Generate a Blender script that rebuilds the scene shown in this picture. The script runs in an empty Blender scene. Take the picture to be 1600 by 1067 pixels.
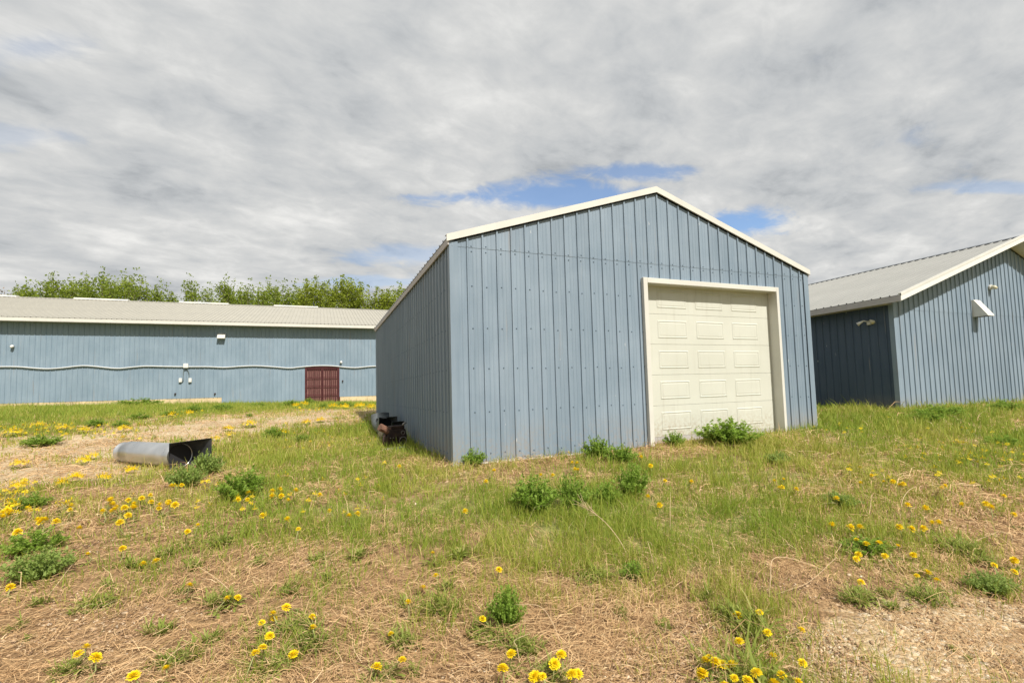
import bpy, math, random
import numpy as np
from mathutils import Vector, Matrix

rnd = random.Random(7)
rng = np.random.default_rng(11)
scene = bpy.context.scene
C = scene.collection

# ------------------------------------------------------------------ camera
F_PX, CXP, CYP = 771.53, 833.91, 557.35            # focal length and principal point in photo pixels
YAW, PITCH, ROLL = math.radians(23.42), math.radians(3.89), math.radians(-1.709)
fw = np.array([math.sin(YAW) * math.cos(PITCH), math.cos(YAW) * math.cos(PITCH), math.sin(PITCH)])
rt0 = np.array([math.cos(YAW), -math.sin(YAW), 0.0])
up0 = np.cross(rt0, fw)
rt = math.cos(ROLL) * rt0 + math.sin(ROLL) * up0
up = -math.sin(ROLL) * rt0 + math.cos(ROLL) * up0
cam = bpy.data.cameras.new("camera")
cam.sensor_width = 36.0
cam.lens = F_PX / 1600 * 36
cam.shift_x = -(CXP - 800) / 1600
cam.shift_y = (CYP - 533.5) / 1600
cam.clip_start, cam.clip_end = 0.05, 5000
camo = bpy.data.objects.new("camera", cam)
camo.matrix_world = Matrix(((rt[0], up[0], -fw[0], 0), (rt[1], up[1], -fw[1], 0), (rt[2], up[2], -fw[2], 0), (0, 0, 0, 1)))
C.objects.link(camo)
scene.camera = camo

# ------------------------------------------------------------------ sun, exposure
SUN_TO = Vector((0.22, -1.0, 1.20)).normalized()
sun = bpy.data.lights.new("sun", 'SUN')
sun.energy = 5.0
sun.angle = math.radians(0.8)
sun.color = (1.0, 0.945, 0.86)
suno = bpy.data.objects.new("sun", sun)
suno.rotation_euler = SUN_TO.to_track_quat('Z', 'Y').to_euler()
C.objects.link(suno)
vs = scene.view_settings
vs.view_transform = 'Standard'
vs.look = 'None'
vs.exposure = 0.30
vs.gamma = 1.0
scene.render.film_transparent = False
scene.cycles.max_bounces = 6
scene.cycles.transparent_max_bounces = 4


def ray(px, py):
    return (px - CXP) / F_PX * rt - (py - CYP) / F_PX * up + fw


def on_y(px, py, Y):
    d = ray(px, py)
    return d * Y / d[1]


def on_x(px, py, X):
    d = ray(px, py)
    return d * X / d[0]


# ------------------------------------------------------------------ node helpers
class NT:
    def __init__(self, tree):
        self.t = tree
        self.n = tree.nodes
        self.l = tree.links

    def add(self, kind, **kw):
        n = self.n.new(kind)
        for k, v in kw.items():
            setattr(n, k, v)
        return n

    def link(self, a, b):
        self.l.new(a, b)

    def val(self, sock, v):
        if hasattr(v, 'is_linked') or hasattr(v, 'links'):
            self.l.new(v, sock)
        else:
            sock.default_value = v

    def math(self, op, a, b=None, c=None, clamp=False):
        n = self.add('ShaderNodeMath', operation=op, use_clamp=clamp)
        self.val(n.inputs[0], a)
        if b is not None:
            self.val(n.inputs[1], b)
        if c is not None:
            self.val(n.inputs[2], c)
        return n.outputs[0]

    def noise(self, vec, scale, detail=4, rough=0.55, dist=0.0, dims='3D'):
        n = self.add('ShaderNodeTexNoise', noise_dimensions=dims)
        if vec is not None:
            self.link(vec, n.inputs['Vector'])
        n.inputs['Scale'].default_value = scale
        n.inputs['Detail'].default_value = detail
        n.inputs['Roughness'].default_value = rough
        n.inputs['Distortion'].default_value = dist
        return n

    def ramp(self, fac, stops, interp='LINEAR'):
        n = self.add('ShaderNodeValToRGB')
        n.color_ramp.interpolation = interp
        e = n.color_ramp.elements
        while len(e) < len(stops):
            e.new(0.5)
        for i, (p, c) in enumerate(stops):
            e[i].position = p
            e[i].color = (c[0], c[1], c[2], 1) if not isinstance(c, (int, float)) else (c, c, c, 1)
        self.link(fac, n.inputs[0])
        return n.outputs[0]

    def mix(self, fac, a, b, mode='MIX'):
        n = self.add('ShaderNodeMix', data_type='RGBA', blend_type=mode)
        self.val(n.inputs[0], fac)
        for s, v in ((n.inputs[6], a), (n.inputs[7], b)):
            if isinstance(v, tuple):
                s.default_value = (v[0], v[1], v[2], 1)
            else:
                self.link(v, s)
        return n.outputs[2]

    def maprange(self, v, a, b, c=0.0, d=1.0, smooth=True):
        n = self.add('ShaderNodeMapRange', interpolation_type='SMOOTHSTEP' if smooth else 'LINEAR')
        self.link(v, n.inputs[0])
        for i, x in enumerate((a, b, c, d)):
            n.inputs[i + 1].default_value = x
        return n.outputs[0]


# ------------------------------------------------------------------ world: Nishita sky seen through broken cloud
world = bpy.data.worlds.new("World")
scene.world = world
world.use_nodes = True
w = NT(world.node_tree)
w.n.clear()
wout = w.add('ShaderNodeOutputWorld')
sky = w.add('ShaderNodeTexSky', sky_type='NISHITA')
sky.sun_disc = False
sky.sun_elevation = math.asin(SUN_TO.z)
sky.sun_rotation = math.atan2(SUN_TO.x, SUN_TO.y)
sky.altitude = 600
sky.air_density = 1.0
sky.dust_density = 0.6
sky.ozone_density = 1.6
bg_blue = w.add('ShaderNodeBackground')
w.link(sky.outputs[0], bg_blue.inputs[0])
bg_blue.inputs[1].default_value = 0.15
tc = w.add('ShaderNodeTexCoord')
sep = w.add('ShaderNodeSeparateXYZ')
w.link(tc.outputs['Generated'], sep.inputs[0])
zc = w.math('ADD', w.math('MAXIMUM', sep.outputs[2], 0.0), 0.16)
cu = w.math('DIVIDE', sep.outputs[0], zc)
cv = w.math('DIVIDE', sep.outputs[1], zc)
cp = w.add('ShaderNodeCombineXYZ')
w.link(cu, cp.inputs[0])
w.link(cv, cp.inputs[1])
# cloud deck coordinates, turned so that the rolls run as in the photograph
crot = w.add('ShaderNodeVectorRotate', rotation_type='Z_AXIS')
w.link(cp.outputs[0], crot.inputs['Vector'])
crot.inputs['Angle'].default_value = math.radians(-12)
cst = w.add('ShaderNodeVectorMath', operation='MULTIPLY')
w.link(crot.outputs[0], cst.inputs[0])
cst.inputs[1].default_value = (0.80, 1.0, 1.0)
n_big = w.noise(cst.outputs[0], 0.62, 3, 0.5, 0.3).outputs[0]
n_mid = w.noise(cst.outputs[0], 2.9, 7, 0.58, 0.15).outputs[0]
n_fine = w.noise(cst.outputs[0], 8.5, 6, 0.62, 0.5).outputs[0]


def deck(px, py):
    d = ray(px, py)
    d = d / np.linalg.norm(d)
    return np.array([d[0], d[1]]) / (max(d[2], 0) + 0.16)


def gap(px, py, hx, hy, power):
    """an opening in the cloud deck, an ellipse on the deck plane"""
    c = deck(px, py)
    a = deck(px + hx, py) - c
    b = deck(px, py + hy) - c
    M = np.linalg.inv(np.array([[a[0], b[0]], [a[1], b[1]]]))
    du = w.math('SUBTRACT', cu, float(c[0]))
    dv = w.math('SUBTRACT', cv, float(c[1]))
    e = w.math('ADD', w.math('MULTIPLY', du, float(M[0, 0])), w.math('MULTIPLY', dv, float(M[0, 1])))
    g = w.math('ADD', w.math('MULTIPLY', du, float(M[1, 0])), w.math('MULTIPLY', dv, float(M[1, 1])))
    r = w.math('SQRT', w.math('ADD', w.math('MULTIPLY', e, e), w.math('MULTIPLY', g, g)))
    r = w.math('ADD', r, w.math('MULTIPLY', w.math('SUBTRACT', n_mid, 0.5), 3.0))
    r = w.math('ADD', r, w.math('MULTIPLY', w.math('SUBTRACT', n_fine, 0.5), 2.0))
    return w.math('MULTIPLY', w.maprange(r, 1.25, 0.30), power)


blue = None
for args in ((850, 308, 165, 21, 0.92), (1005, 270, 80, 14, 0.8), (1150, 350, 105, 20, 1.0), (50, 75, 110, 30, 0.3), (20, 215, 110, 22, 0.2),
             (665, 400, 100, 16, 0.35), (1560, 295, 110, 12, 0.4), (590, 440, 100, 10, 0.35)):
    g = gap(*args)
    blue = g if blue is None else w.math('MAXIMUM', blue, g)
# thin places elsewhere in the deck
thin = w.math('MULTIPLY', w.maprange(w.math('ADD', w.math('MULTIPLY', n_big, 0.6), w.math('MULTIPLY', n_mid, 0.4)), 0.41, 0.33), 0.4)
blue = w.math('MAXIMUM', blue, thin, clamp=True)
lum = w.math('ADD', w.math('ADD', w.math('MULTIPLY', n_big, 0.28), w.math('MULTIPLY', n_mid, 0.50)), w.math('MULTIPLY', n_fine, 0.22))
ccol = w.ramp(lum, [(0.365, (0.33, 0.35, 0.37)), (0.45, (0.475, 0.49, 0.50)), (0.53, (0.575, 0.58, 0.575)), (0.63, (0.745, 0.74, 0.72))])
bg_cloud = w.add('ShaderNodeBackground')
w.link(ccol, bg_cloud.inputs[0])
bg_cloud.inputs[1].default_value = 0.95
wm = w.add('ShaderNodeMixShader')
w.link(blue, wm.inputs[0])
w.link(bg_cloud.outputs[0], wm.inputs[1])
w.link(bg_blue.outputs[0], wm.inputs[2])
w.link(wm.outputs[0], wout.inputs[0])


# ------------------------------------------------------------------ numpy noise
def vnoise(x, y, seed=0):
    xi = np.floor(x).astype(np.int64)
    yi = np.floor(y).astype(np.int64)
    xf, yf = x - xi, y - yi
    xf = xf * xf * (3 - 2 * xf)
    yf = yf * yf * (3 - 2 * yf)

    def h(a, b):
        n = (a * 374761393 + b * 668265263 + seed * 974634777) & 0x7fffffff
        n = ((n ^ (n >> 13)) * 1274126177) & 0x7fffffff
        return ((n ^ (n >> 16)) & 0xffff) / 65535.0
    return (h(xi, yi) * (1 - xf) + h(xi + 1, yi) * xf) * (1 - yf) + (h(xi, yi + 1) * (1 - xf) + h(xi + 1, yi + 1) * xf) * yf


def fbm(x, y, seed=0, octv=4):
    s, a, t = 0, 0.5, 0
    for i in range(octv):
        s = s + a * vnoise(x * 2 ** i, y * 2 ** i, seed + i * 17)
        t += a
        a *= 0.5
    return s / t


# ------------------------------------------------------------------ terrain height
_ty = np.linspace(-20, 120, 1401)
_tz = np.interp(_ty, [-20, 0, 2, 4.5, 7, 11, 14, 17.3, 22, 28, 35, 60, 120],
                [-1.5, -1.42, -1.36, -1.19, -1.005, -0.975, -0.85, -0.64, -0.53, -0.45, -0.37, -0.3, -0.3])
_k = np.exp(-0.5 * (np.arange(-30, 31) / 9.0) ** 2)
_tz = np.convolve(np.pad(_tz, 30, mode='edge'), _k / _k.sum(), mode='valid')


def terrain(x, y):
    x = np.asarray(x, float)
    y = np.asarray(y, float)
    z = np.interp(y, _ty, _tz)
    near = np.clip((16 - y) / 6, 0, 1) * np.clip((y - 3) / 3, 0, 1)
    z = z + near * 0.016 * (np.clip(x, -6, 14) - 1.7)
    far = np.clip((y - 14) / 14, 0, 1)
    z = z + far * 0.026 * np.clip(-x, -3, 18)
    fade = np.clip((45 - y) / 10, 0, 1)
    z = z + fade * (0.05 * (fbm(x * 0.55, y * 0.55, 3, 3) - 0.5) + 0.035 * (fbm(x * 2.2, y * 2.2, 9, 3) - 0.5))
    return z


def ground_px(px, py, h=0.0):
    """the ground point under a photo pixel; h: the pixel shows something h metres above the ground"""
    d = ray(px, py)
    t = 1.2
    while t < 150:
        p = d * t
        if p[2] < float(terrain(p[0], p[1])) + h:
            lo, hi = t / 1.03, t
            for _ in range(14):
                m = (lo + hi) / 2
                p = d * m
                if p[2] < float(terrain(p[0], p[1])) + h:
                    hi = m
                else:
                    lo = m
            p = d * hi
            return float(p[0]), float(p[1]), float(terrain(p[0], p[1]))
        t *= 1.03
    p = d * 150
    return float(p[0]), float(p[1]), float(terrain(p[0], p[1]))


# ------------------------------------------------------------------ what covers the ground: fields from control points
CTRL = [  # photo pixel, green cover, gravel
    (20, 650, .95, 0), (150, 648, .9, .1), (300, 636, .9, .1), (420, 634, .6, .3), (560, 632, .8, .1), (60, 672, .6, .4), (200, 665, .5, .5),
    (330, 660, .12, .85), (450, 652, .08, .9), (540, 645, .25, .7), (420, 672, .08, .9), (300, 680, .08, .9), (150, 690, .1, .9), (30, 712, .1, .9),
    (120, 715, .05, .95), (70, 740, .05, .8), (170, 740, .08, .8), (260, 735, .25, .5), (350, 690, .3, .7), (380, 690, .55, .35), (420, 690, .75, .1), (480, 672, .6, .3),
    (520, 690, .9, 0), (590, 670, .85, 0), (450, 720, .8, 0), (560, 740, .75, 0), (660, 740, .65, 0), (330, 730, .8, 0), (400, 770, .75, 0),
    (300, 770, .5, .1), (200, 775, .3, .25), (100, 780, .3, .3), (20, 780, .5, .1), (60, 830, .2, .2), (200, 830, .25, .05), (330, 830, .32, 0), (420, 830, .5, 0),
    (520, 800, .62, 0), (640, 800, .66, 0), (560, 850, .5, 0), (700, 850, .55, 0), (760, 740, .5, 0), (830, 720, .3, 0), (900, 745, .55, 0), (850, 800, .85, 0),
    (960, 790, .9, 0), (980, 700, .4, 0), (1060, 700, .35, 0), (1100, 720, .65, 0), (1000, 840, .85, 0), (1100, 800, .9, 0), (1150, 740, .75, 0), (800, 870, .6, 0),
    (900, 880, .8, 0), (980, 900, .7, 0), (1100, 870, .8, 0), (1200, 830, .75, 0), (1200, 700, .8, 0), (1290, 690, .75, 0), (1350, 660, .95, 0), (1450, 665, .95, 0), (1580, 655, .7, 0),
    (1300, 740, .6, 0), (1400, 720, .75, 0), (1500, 700, .8, 0), (1590, 720, .7, 0), (1300, 800, .65, 0), (1400, 790, .5, 0), (1480, 780, .35, 0), (1580, 770, .5, 0),
    (1350, 840, .6, 0), (1480, 830, .4, 0), (1590, 830, .15, 0), (1300, 900, .18, .1), (1430, 890, .22, .1), (1580, 900, .3, .1), (1250, 930, .15, .55), (1350, 950, .05, .8), (1450, 960, .04, .8),
    (1580, 960, .04, .8), (1300, 1000, .05, .9), (1450, 1020, .04, .95), (1580, 1040, .05, .9), (1350, 1060, .04, .9), (1180, 960, .5, .1), (1150, 1030, .3, .35), (1060, 1020, .08, .8), (1000, 1050, .08, .6),
    (1060, 940, .35, .2), (950, 960, .2, .1), (870, 1000, .15, .15), (800, 940, .4, .05), (720, 1000, .15, .5), (700, 930, .25, .05), (620, 940, .18, .05), (640, 1000, .25, .3), (560, 900, .3, 0),
    (560, 970, .08, .05), (560, 1040, .1, .1), (460, 940, .3, .05), (470, 1000, .3, .1), (380, 900, .35, .05), (380, 960, .12, .15), (300, 960, .15, .6), (250, 900, .22, .1), (200, 960, .1, .5), (110, 940, .2, .1),
    (100, 990, .05, .45), (50, 930, .3, .05), (20, 1040, .05, .2), (160, 1040, .12, .1), (280, 1020, .15, .1), (330, 1060, .08, .1), (130, 870, .15, .1), (450, 870, .35, 0), (680, 1060, .1, .4), (820, 1060, .2, .1), (1080, 1065, .2, .4)]
_cp = []
for (a, b, g, v) in CTRL:
    v = v * 0.68 if b > 920 else v          # straw lies over the near gravel
    g = g * 0.5 if v > 0.75 and b < 760 else g
    q = ground_px(a, b)
    _cp.append((math.atan2(q[0], q[1]) * 1.6, math.log(max(0.3, math.hypot(q[0], q[1]))) * 2.0, g, v))
_cp = np.array(_cp)


def cover(x, y):
    """green cover and gravel share of the ground at world points"""
    x = np.asarray(x, float)
    y = np.asarray(y, float)
    a = np.arctan2(x, np.maximum(y, 0.01)) * 1.6
    r = np.log(np.maximum(0.3, np.hypot(x, y))) * 2.0
    sg = np.zeros_like(a)
    sv = np.zeros_like(a)
    sw = np.zeros_like(a)
    for (ca, cr, g, v) in _cp:
        d2 = (a - ca) ** 2 + (r - cr) ** 2
        wt = 1.0 / (d2 + 0.004) ** 1.6
        sg += wt * g
        sv += wt * v
        sw += wt
    return sg / sw, sv / sw


# ------------------------------------------------------------------ mesh helpers
def mesh_np(name, verts, quads=None, tris=None, attr=None):
    me = bpy.data.meshes.new(name)
    verts = np.ascontiguousarray(verts, dtype=np.float32)
    parts, tot = [], []
    if quads is not None and len(quads):
        parts.append(np.asarray(quads, np.int32).ravel())
        tot.append(np.full(len(quads), 4, np.int32))
    if tris is not None and len(tris):
        parts.append(np.asarray(tris, np.int32).ravel())
        tot.append(np.full(len(tris), 3, np.int32))
    loops = np.concatenate(parts)
    total = np.concatenate(tot)
    start = np.concatenate(([0], np.cumsum(total)[:-1])).astype(np.int32)
    me.vertices.add(len(verts))
    me.vertices.foreach_set('co', verts.ravel())
    me.loops.add(len(loops))
    me.loops.foreach_set('vertex_index', loops)
    me.polygons.add(len(total))
    me.polygons.foreach_set('loop_start', start)
    me.polygons.foreach_set('loop_total', total)
    if attr:
        for k, v in attr.items():
            at = me.attributes.new(k, 'FLOAT', 'POINT')
            at.data.foreach_set('value', np.ascontiguousarray(v, dtype=np.float32))
    me.update(calc_edges=True)
    return me


class MB:
    def __init__(self):
        self.v = []
        self.f = []

    def add(self, vs_, fs_):
        o = len(self.v)
        self.v += [tuple(p) for p in vs_]
        self.f += [tuple(i + o for i in f) for f in fs_]
        return self

    def box(self, x0, x1, y0, y1, z0, z1):
        return self.add([(x0, y0, z0), (x1, y0, z0), (x1, y1, z0), (x0, y1, z0), (x0, y0, z1), (x1, y0, z1), (x1, y1, z1), (x0, y1, z1)],
                        [(0, 3, 2, 1), (4, 5, 6, 7), (0, 1, 5, 4), (1, 2, 6, 5), (2, 3, 7, 6), (3, 0, 4, 7)])

    def prism(self, poly, axis, a, b):
        """a polygon in the plane across axis (0: yz, 1: xz, 2: xy) swept from a to b"""
        n = len(poly)

        def put(p, t):
            q = list(p)
            q.insert(axis, t)
            return tuple(q)
        vs_ = [put(p, a) for p in poly] + [put(p, b) for p in poly]
        fs_ = [tuple(range(n)), tuple(range(2 * n - 1, n - 1, -1))] + [(i, i + n, (i + 1) % n + n, (i + 1) % n) for i in range(n)]
        return self.add(vs_, fs_)

    def tube(self, pts, rad, n=8, cap=True):
        pts = [Vector(p) for p in pts]
        rads = rad if isinstance(rad, (list, tuple)) else [rad] * len(pts)
        vs_ = []
        prev = None
        for i, p in enumerate(pts):
            d = (pts[min(i + 1, len(pts) - 1)] - pts[max(i - 1, 0)]).normalized()
            if prev is None:
                a = d.orthogonal().normalized()
            else:
                a = (prev - d * prev.dot(d)).normalized()
            prev = a
            b = d.cross(a)
            for k in range(n):
                t = 2 * math.pi * k / n
                vs_.append(p + (a * math.cos(t) + b * math.sin(t)) * rads[i])
        fs_ = []
        for i in range(len(pts) - 1):
            for k in range(n):
                fs_.append((i * n + k, i * n + (k + 1) % n, (i + 1) * n + (k + 1) % n, (i + 1) * n + k))
        if cap:
            fs_.append(tuple(range(n - 1, -1, -1)))
            m = (len(pts) - 1) * n
            fs_.append(tuple(range(m, m + n)))
        return self.add(vs_, fs_)

    def mesh(self, name, mat=None, smooth=False, bevel=0.0):
        me = bpy.data.meshes.new(name)
        me.from_pydata([tuple(map(float, p)) for p in self.v], [], self.f)
        if mat is not None:
            me.materials.append(mat)
        if smooth:
            me.polygons.foreach_set('use_smooth', [True] * len(me.polygons))
        me.update()
        return me

    def build(self, name, mat, parent=None, loc=None, smooth=False, bevel=0.0):
        return place(name, self.mesh(name, mat, smooth), parent, loc, bevel=bevel)


def place(name, me, parent=None, loc=None, rot=None, scale=None, bevel=0.0):
    o = bpy.data.objects.new(name, me)
    C.objects.link(o)
    if parent is not None:
        o.parent = parent
    if loc is not None:
        o.location = loc
    if rot is not None:
        o.rotation_euler = rot
    if scale is not None:
        o.scale = scale if isinstance(scale, (tuple, list)) else (scale,) * 3
    if bevel:
        m = o.modifiers.new('edge', 'BEVEL')
        m.width = bevel
        m.segments = 2
        m.limit_method = 'ANGLE'
    return o


def thing(name, label, cat, loc=(0, 0, 0), rotz=0.0, group=None):
    o = bpy.data.objects.new(name, None)
    o.empty_display_size = 0.2
    C.objects.link(o)
    o.location = loc
    o.rotation_euler = (0, 0, rotz)
    return tag(o, label, cat, group)


def tag(o, label, cat, group=None):
    o['label'] = label
    o['category'] = cat
    if group:
        o['group'] = group
    return o


# ------------------------------------------------------------------ materials
def mat_new(name):
    m = bpy.data.materials.new(name)
    m.use_nodes = True
    t = NT(m.node_tree)
    t.n.clear()
    out = t.add('ShaderNodeOutputMaterial')
    b = t.add('ShaderNodeBsdfPrincipled')
    t.link(b.outputs[0], out.inputs[0])
    return m, t, b, out


def mat_simple(name, col, rough=0.6, metal=0.0, var=0.12, scale=6.0, spec=0.4, bump=0.0):
    m, t, b, out = mat_new(name)
    tcn = t.add('ShaderNodeTexCoord')
    n = t.noise(tcn.outputs['Object'], scale, 5, 0.6).outputs[0]
    lo = tuple(c * (1 - var) for c in col)
    hi = tuple(min(1, c * (1 + var)) for c in col)
    t.link(t.ramp(n, [(0.3, lo), (0.7, hi)]), b.inputs['Base Color'])
    t.link(t.maprange(n, 0.3, 0.7, max(0, rough - 0.08), min(1, rough + 0.08)), b.inputs['Roughness'])
    b.inputs['Metallic'].default_value = metal
    b.inputs['Specular IOR Level'].default_value = spec
    if bump:
        bp = t.add('ShaderNodeBump')
        bp.inputs['Strength'].default_value = bump
        bp.inputs['Distance'].default_value = 0.01
        t.link(n, bp.inputs['Height'])
        t.link(bp.outputs[0], b.inputs['Normal'])
    return m


def mat_cladding(name, col, fade=0.5):
    """sun-bleached painted steel: chalky vertical streaks, dull patches, small scratches, each sheet a little different"""
    m, t, b, out = mat_new(name)
    geo = t.add('ShaderNodeNewGeometry')
    oi = t.add('ShaderNodeObjectInfo')
    mp = t.add('ShaderNodeMapping')
    t.link(geo.outputs['Position'], mp.inputs[0])
    mp.inputs['Scale'].default_value = (9.0, 9.0, 0.5)
    streak = t.noise(mp.outputs[0], 1.6, 5, 0.65).outputs[0]
    patch = t.noise(geo.outputs['Position'], 0.8, 4, 0.55, 0.4).outputs[0]
    fine = t.noise(geo.outputs['Position'], 26, 3, 0.6).outputs[0]
    c0 = tuple(c * 0.84 for c in col)
    g = sum(col) / 3
    c1 = tuple(min(1, c * 1.12 + (g - c) * 0.22) for c in col)
    s = t.math('ADD', t.math('MULTIPLY', streak, 0.55), t.math('MULTIPLY', patch, 0.45))
    base = t.ramp(s, [(0.33, c0), (0.66, c1)])
    tone = t.math('ADD', t.math('MULTIPLY', oi.outputs['Random'], 0.09), 0.955)
    hsv = t.add('ShaderNodeHueSaturation')
    t.link(tone, hsv.inputs['Value'])
    t.link(base, hsv.inputs['Color'])
    # bare scratches and chips
    mp2 = t.add('ShaderNodeMapping')
    t.link(geo.outputs['Position'], mp2.inputs[0])
    mp2.inputs['Scale'].default_value = (7, 7, 1.6)
    sc = t.noise(mp2.outputs[0], 3.2, 2, 0.5).outputs[0]
    scr = t.maprange(sc, 0.765, 0.80)
    col2 = t.mix(t.math('MULTIPLY', scr, 0.75), hsv.outputs[0], (0.62, 0.63, 0.62))
    # soil splashed up from the ground
    sz = t.add('ShaderNodeSeparateXYZ')
    t.link(geo.outputs['Position'], sz.inputs[0])
    dirt = t.math('MULTIPLY', t.maprange(sz.outputs[2], -0.30, -1.0), t.maprange(t.math('ADD', t.math('MULTIPLY', patch, 0.5), t.math('MULTIPLY', fine, 0.5)), 0.42, 0.62))
    col3 = t.mix(t.math('MULTIPLY', dirt, 0.55), col2, (0.30, 0.24, 0.17))
    mp4 = t.add('ShaderNodeMapping')
    t.link(geo.outputs['Position'], mp4.inputs[0])
    mp4.inputs['Scale'].default_value = (5, 5, 0.33)
    run = t.maprange(t.noise(mp4.outputs[0], 1.9, 3, 0.55).outputs[0], 0.63, 0.76)
    col3 = t.mix(t.math('MULTIPLY', run, 0.38), col3, (0.27, 0.25, 0.23))
    t.link(col3, b.inputs['Base Color'])
    t.link(t.maprange(patch, 0.3, 0.7, 0.42, 0.58), b.inputs['Roughness'])
    b.inputs['Specular IOR Level'].default_value = 0.35
    bp = t.add('ShaderNodeBump')
    bp.inputs['Strength'].default_value = 0.32
    bp.inputs['Distance'].default_value = 0.02
    mp3 = t.add('ShaderNodeMapping')
    t.link(geo.outputs['Position'], mp3.inputs[0])
    mp3.inputs['Scale'].default_value = (3, 3, 1.2)
    t.link(t.noise(mp3.outputs[0], 1.5, 2, 0.5).outputs[0], bp.inputs['Height'])
    t.link(bp.outputs[0], b.inputs['Normal'])
    return m


BLUE = mat_cladding('faded_blue_steel', (0.198, 0.264, 0.332))
BLUE_FAR = mat_cladding('faded_blue_steel_barn', (0.198, 0.275, 0.348))
BLUE_SHADED = mat_cladding('faded_blue_steel_shaded', (0.055, 0.088, 0.138))  # barn blue darkened: the side wall's shade is put into the colour
SCREW = mat_simple('screw_paint', (0.10, 0.14, 0.18), 0.5)
TRIM = mat_simple('cream_trim', (0.58, 0.57, 0.52), 0.45, var=0.05, scale=2.5)


def mat_door():
    """off-white enamel with mud splashed on the lowest section and faint runs"""
    m, t, b, out = mat_new('off_white_door')
    geo = t.add('ShaderNodeNewGeometry')
    P = geo.outputs['Position']
    n1 = t.noise(P, 1.3, 5, 0.6).outputs[0]
    n2 = t.noise(P, 17, 4, 0.65).outputs[0]
    mp = t.add('ShaderNodeMapping')
    t.link(P, mp.inputs[0])
    mp.inputs['Scale'].default_value = (8, 8, 0.6)
    n3 = t.noise(mp.outputs[0], 1.5, 4, 0.6).outputs[0]
    base = t.ramp(n1, [(0.3, (0.50, 0.505, 0.44)), (0.7, (0.555, 0.56, 0.495))])
    base = t.mix(t.math('MULTIPLY', t.maprange(n3, 0.52, 0.72), 0.22), base, (0.36, 0.34, 0.27))
    sz = t.add('ShaderNodeSeparateXYZ')
    t.link(P, sz.inputs[0])
    mud = t.math('MULTIPLY', t.maprange(sz.outputs[2], -0.35, -0.9), t.maprange(n2, 0.40, 0.66))
    t.link(t.mix(t.math('MULTIPLY', mud, 0.6), base, (0.33, 0.26, 0.17)), b.inputs['Base Color'])
    b.inputs['Roughness'].default_value = 0.5
    b.inputs['Specular IOR Level'].default_value = 0.35
    return m


DOORM = mat_door()
WHITE = mat_simple('white_paint', (0.68, 0.67, 0.63), 0.45, var=0.06)
GREYTRIM = mat_simple('grey_trim', (0.42, 0.40, 0.39), 0.55, var=0.08)
ROOF_TAN = mat_simple('tan_roof_steel', (0.35, 0.335, 0.285), 0.55, var=0.07, scale=0.6)
ROOF_GREY = mat_simple('grey_roof_steel', (0.295, 0.297, 0.28), 0.5, var=0.08, scale=0.7)
ROOF_DARK = mat_simple('dark_roof_edge', (0.10, 0.11, 0.12), 0.5)
TANWOOD = mat_simple('foundation_wood', (0.56, 0.44, 0.27), 0.8, var=0.25, scale=1.5)
MAROON = mat_simple('maroon_paint', (0.07, 0.014, 0.016), 0.5, var=0.2)
MAROON_L = mat_simple('dusty_red_boards', (0.215, 0.105, 0.09), 0.7, var=0.15)
GALV = mat_simple('galvanised_steel', (0.55, 0.56, 0.56), 0.33, 0.85, var=0.18, scale=3.0)
GALV_D = mat_simple('dull_galvanised_steel', (0.17, 0.185, 0.19), 0.5, 0.6, var=0.25, scale=4.0)
GALV_SHADED = mat_simple('galvanised_steel_shaded', (0.065, 0.072, 0.075), 0.55, 0.5, var=0.3, scale=4.0)  # darker galvanised steel: shade of the duct mouth put into the colour
DARKIN = mat_simple('dark_inside', (0.02, 0.02, 0.022), 0.8)  # near-black, paints the shade inside openings
RUST = mat_simple('rusty_iron', (0.04, 0.022, 0.016), 0.75, 0.2, var=0.6, scale=9.0, bump=0.6)
IRON = mat_simple('worn_iron', (0.30, 0.28, 0.25), 0.5, 0.6, var=0.4, scale=10)
BARK_RED = mat_simple('split_log', (0.17, 0.085, 0.055), 0.85, var=0.6, scale=14, bump=0.6)
WOODGREY = mat_simple('weathered_wood', (0.42, 0.34, 0.25), 0.85, var=0.35, scale=9, bump=0.5)
SLAB = mat_simple('grey_slab', (0.36, 0.34, 0.30), 0.85, var=0.25, scale=8, bump=0.3)
GLASSY = mat_simple('lamp_glass', (0.62, 0.58, 0.42), 0.15, var=0.1)
CABLE = mat_simple('grey_cable', (0.13, 0.16, 0.17), 0.6)
CONDUIT = mat_simple('pale_conduit', (0.53, 0.55, 0.56), 0.45, var=0.06)
BARK = mat_simple('tree_bark', (0.20, 0.17, 0.12), 0.9, var=0.35, scale=5)


def mat_leafy(name, stops, translu=0.35, rough=0.6, attr='t'):
    m, t, b, out = mat_new(name)
    at = t.add('ShaderNodeAttribute')
    at.attribute_name = attr
    oi = t.add('ShaderNodeObjectInfo')
    v = t.math('ADD', t.math('MULTIPLY', at.outputs['Fac'], 0.86), t.math('MULTIPLY', oi.outputs['Random'], 0.14))
    c = t.ramp(v, stops)
    t.link(c, b.inputs['Base Color'])
    b.inputs['Roughness'].default_value = rough
    b.inputs['Specular IOR Level'].default_value = 0.25
    if translu:
        tr = t.add('ShaderNodeBsdfTranslucent')
        t.link(c, tr.inputs[0])
        mx = t.add('ShaderNodeMixShader')
        mx.inputs[0].default_value = translu
        t.link(b.outputs[0], mx.inputs[1])
        t.link(tr.outputs[0], mx.inputs[2])
        t.link(mx.outputs[0], out.inputs[0])
    return m


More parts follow.
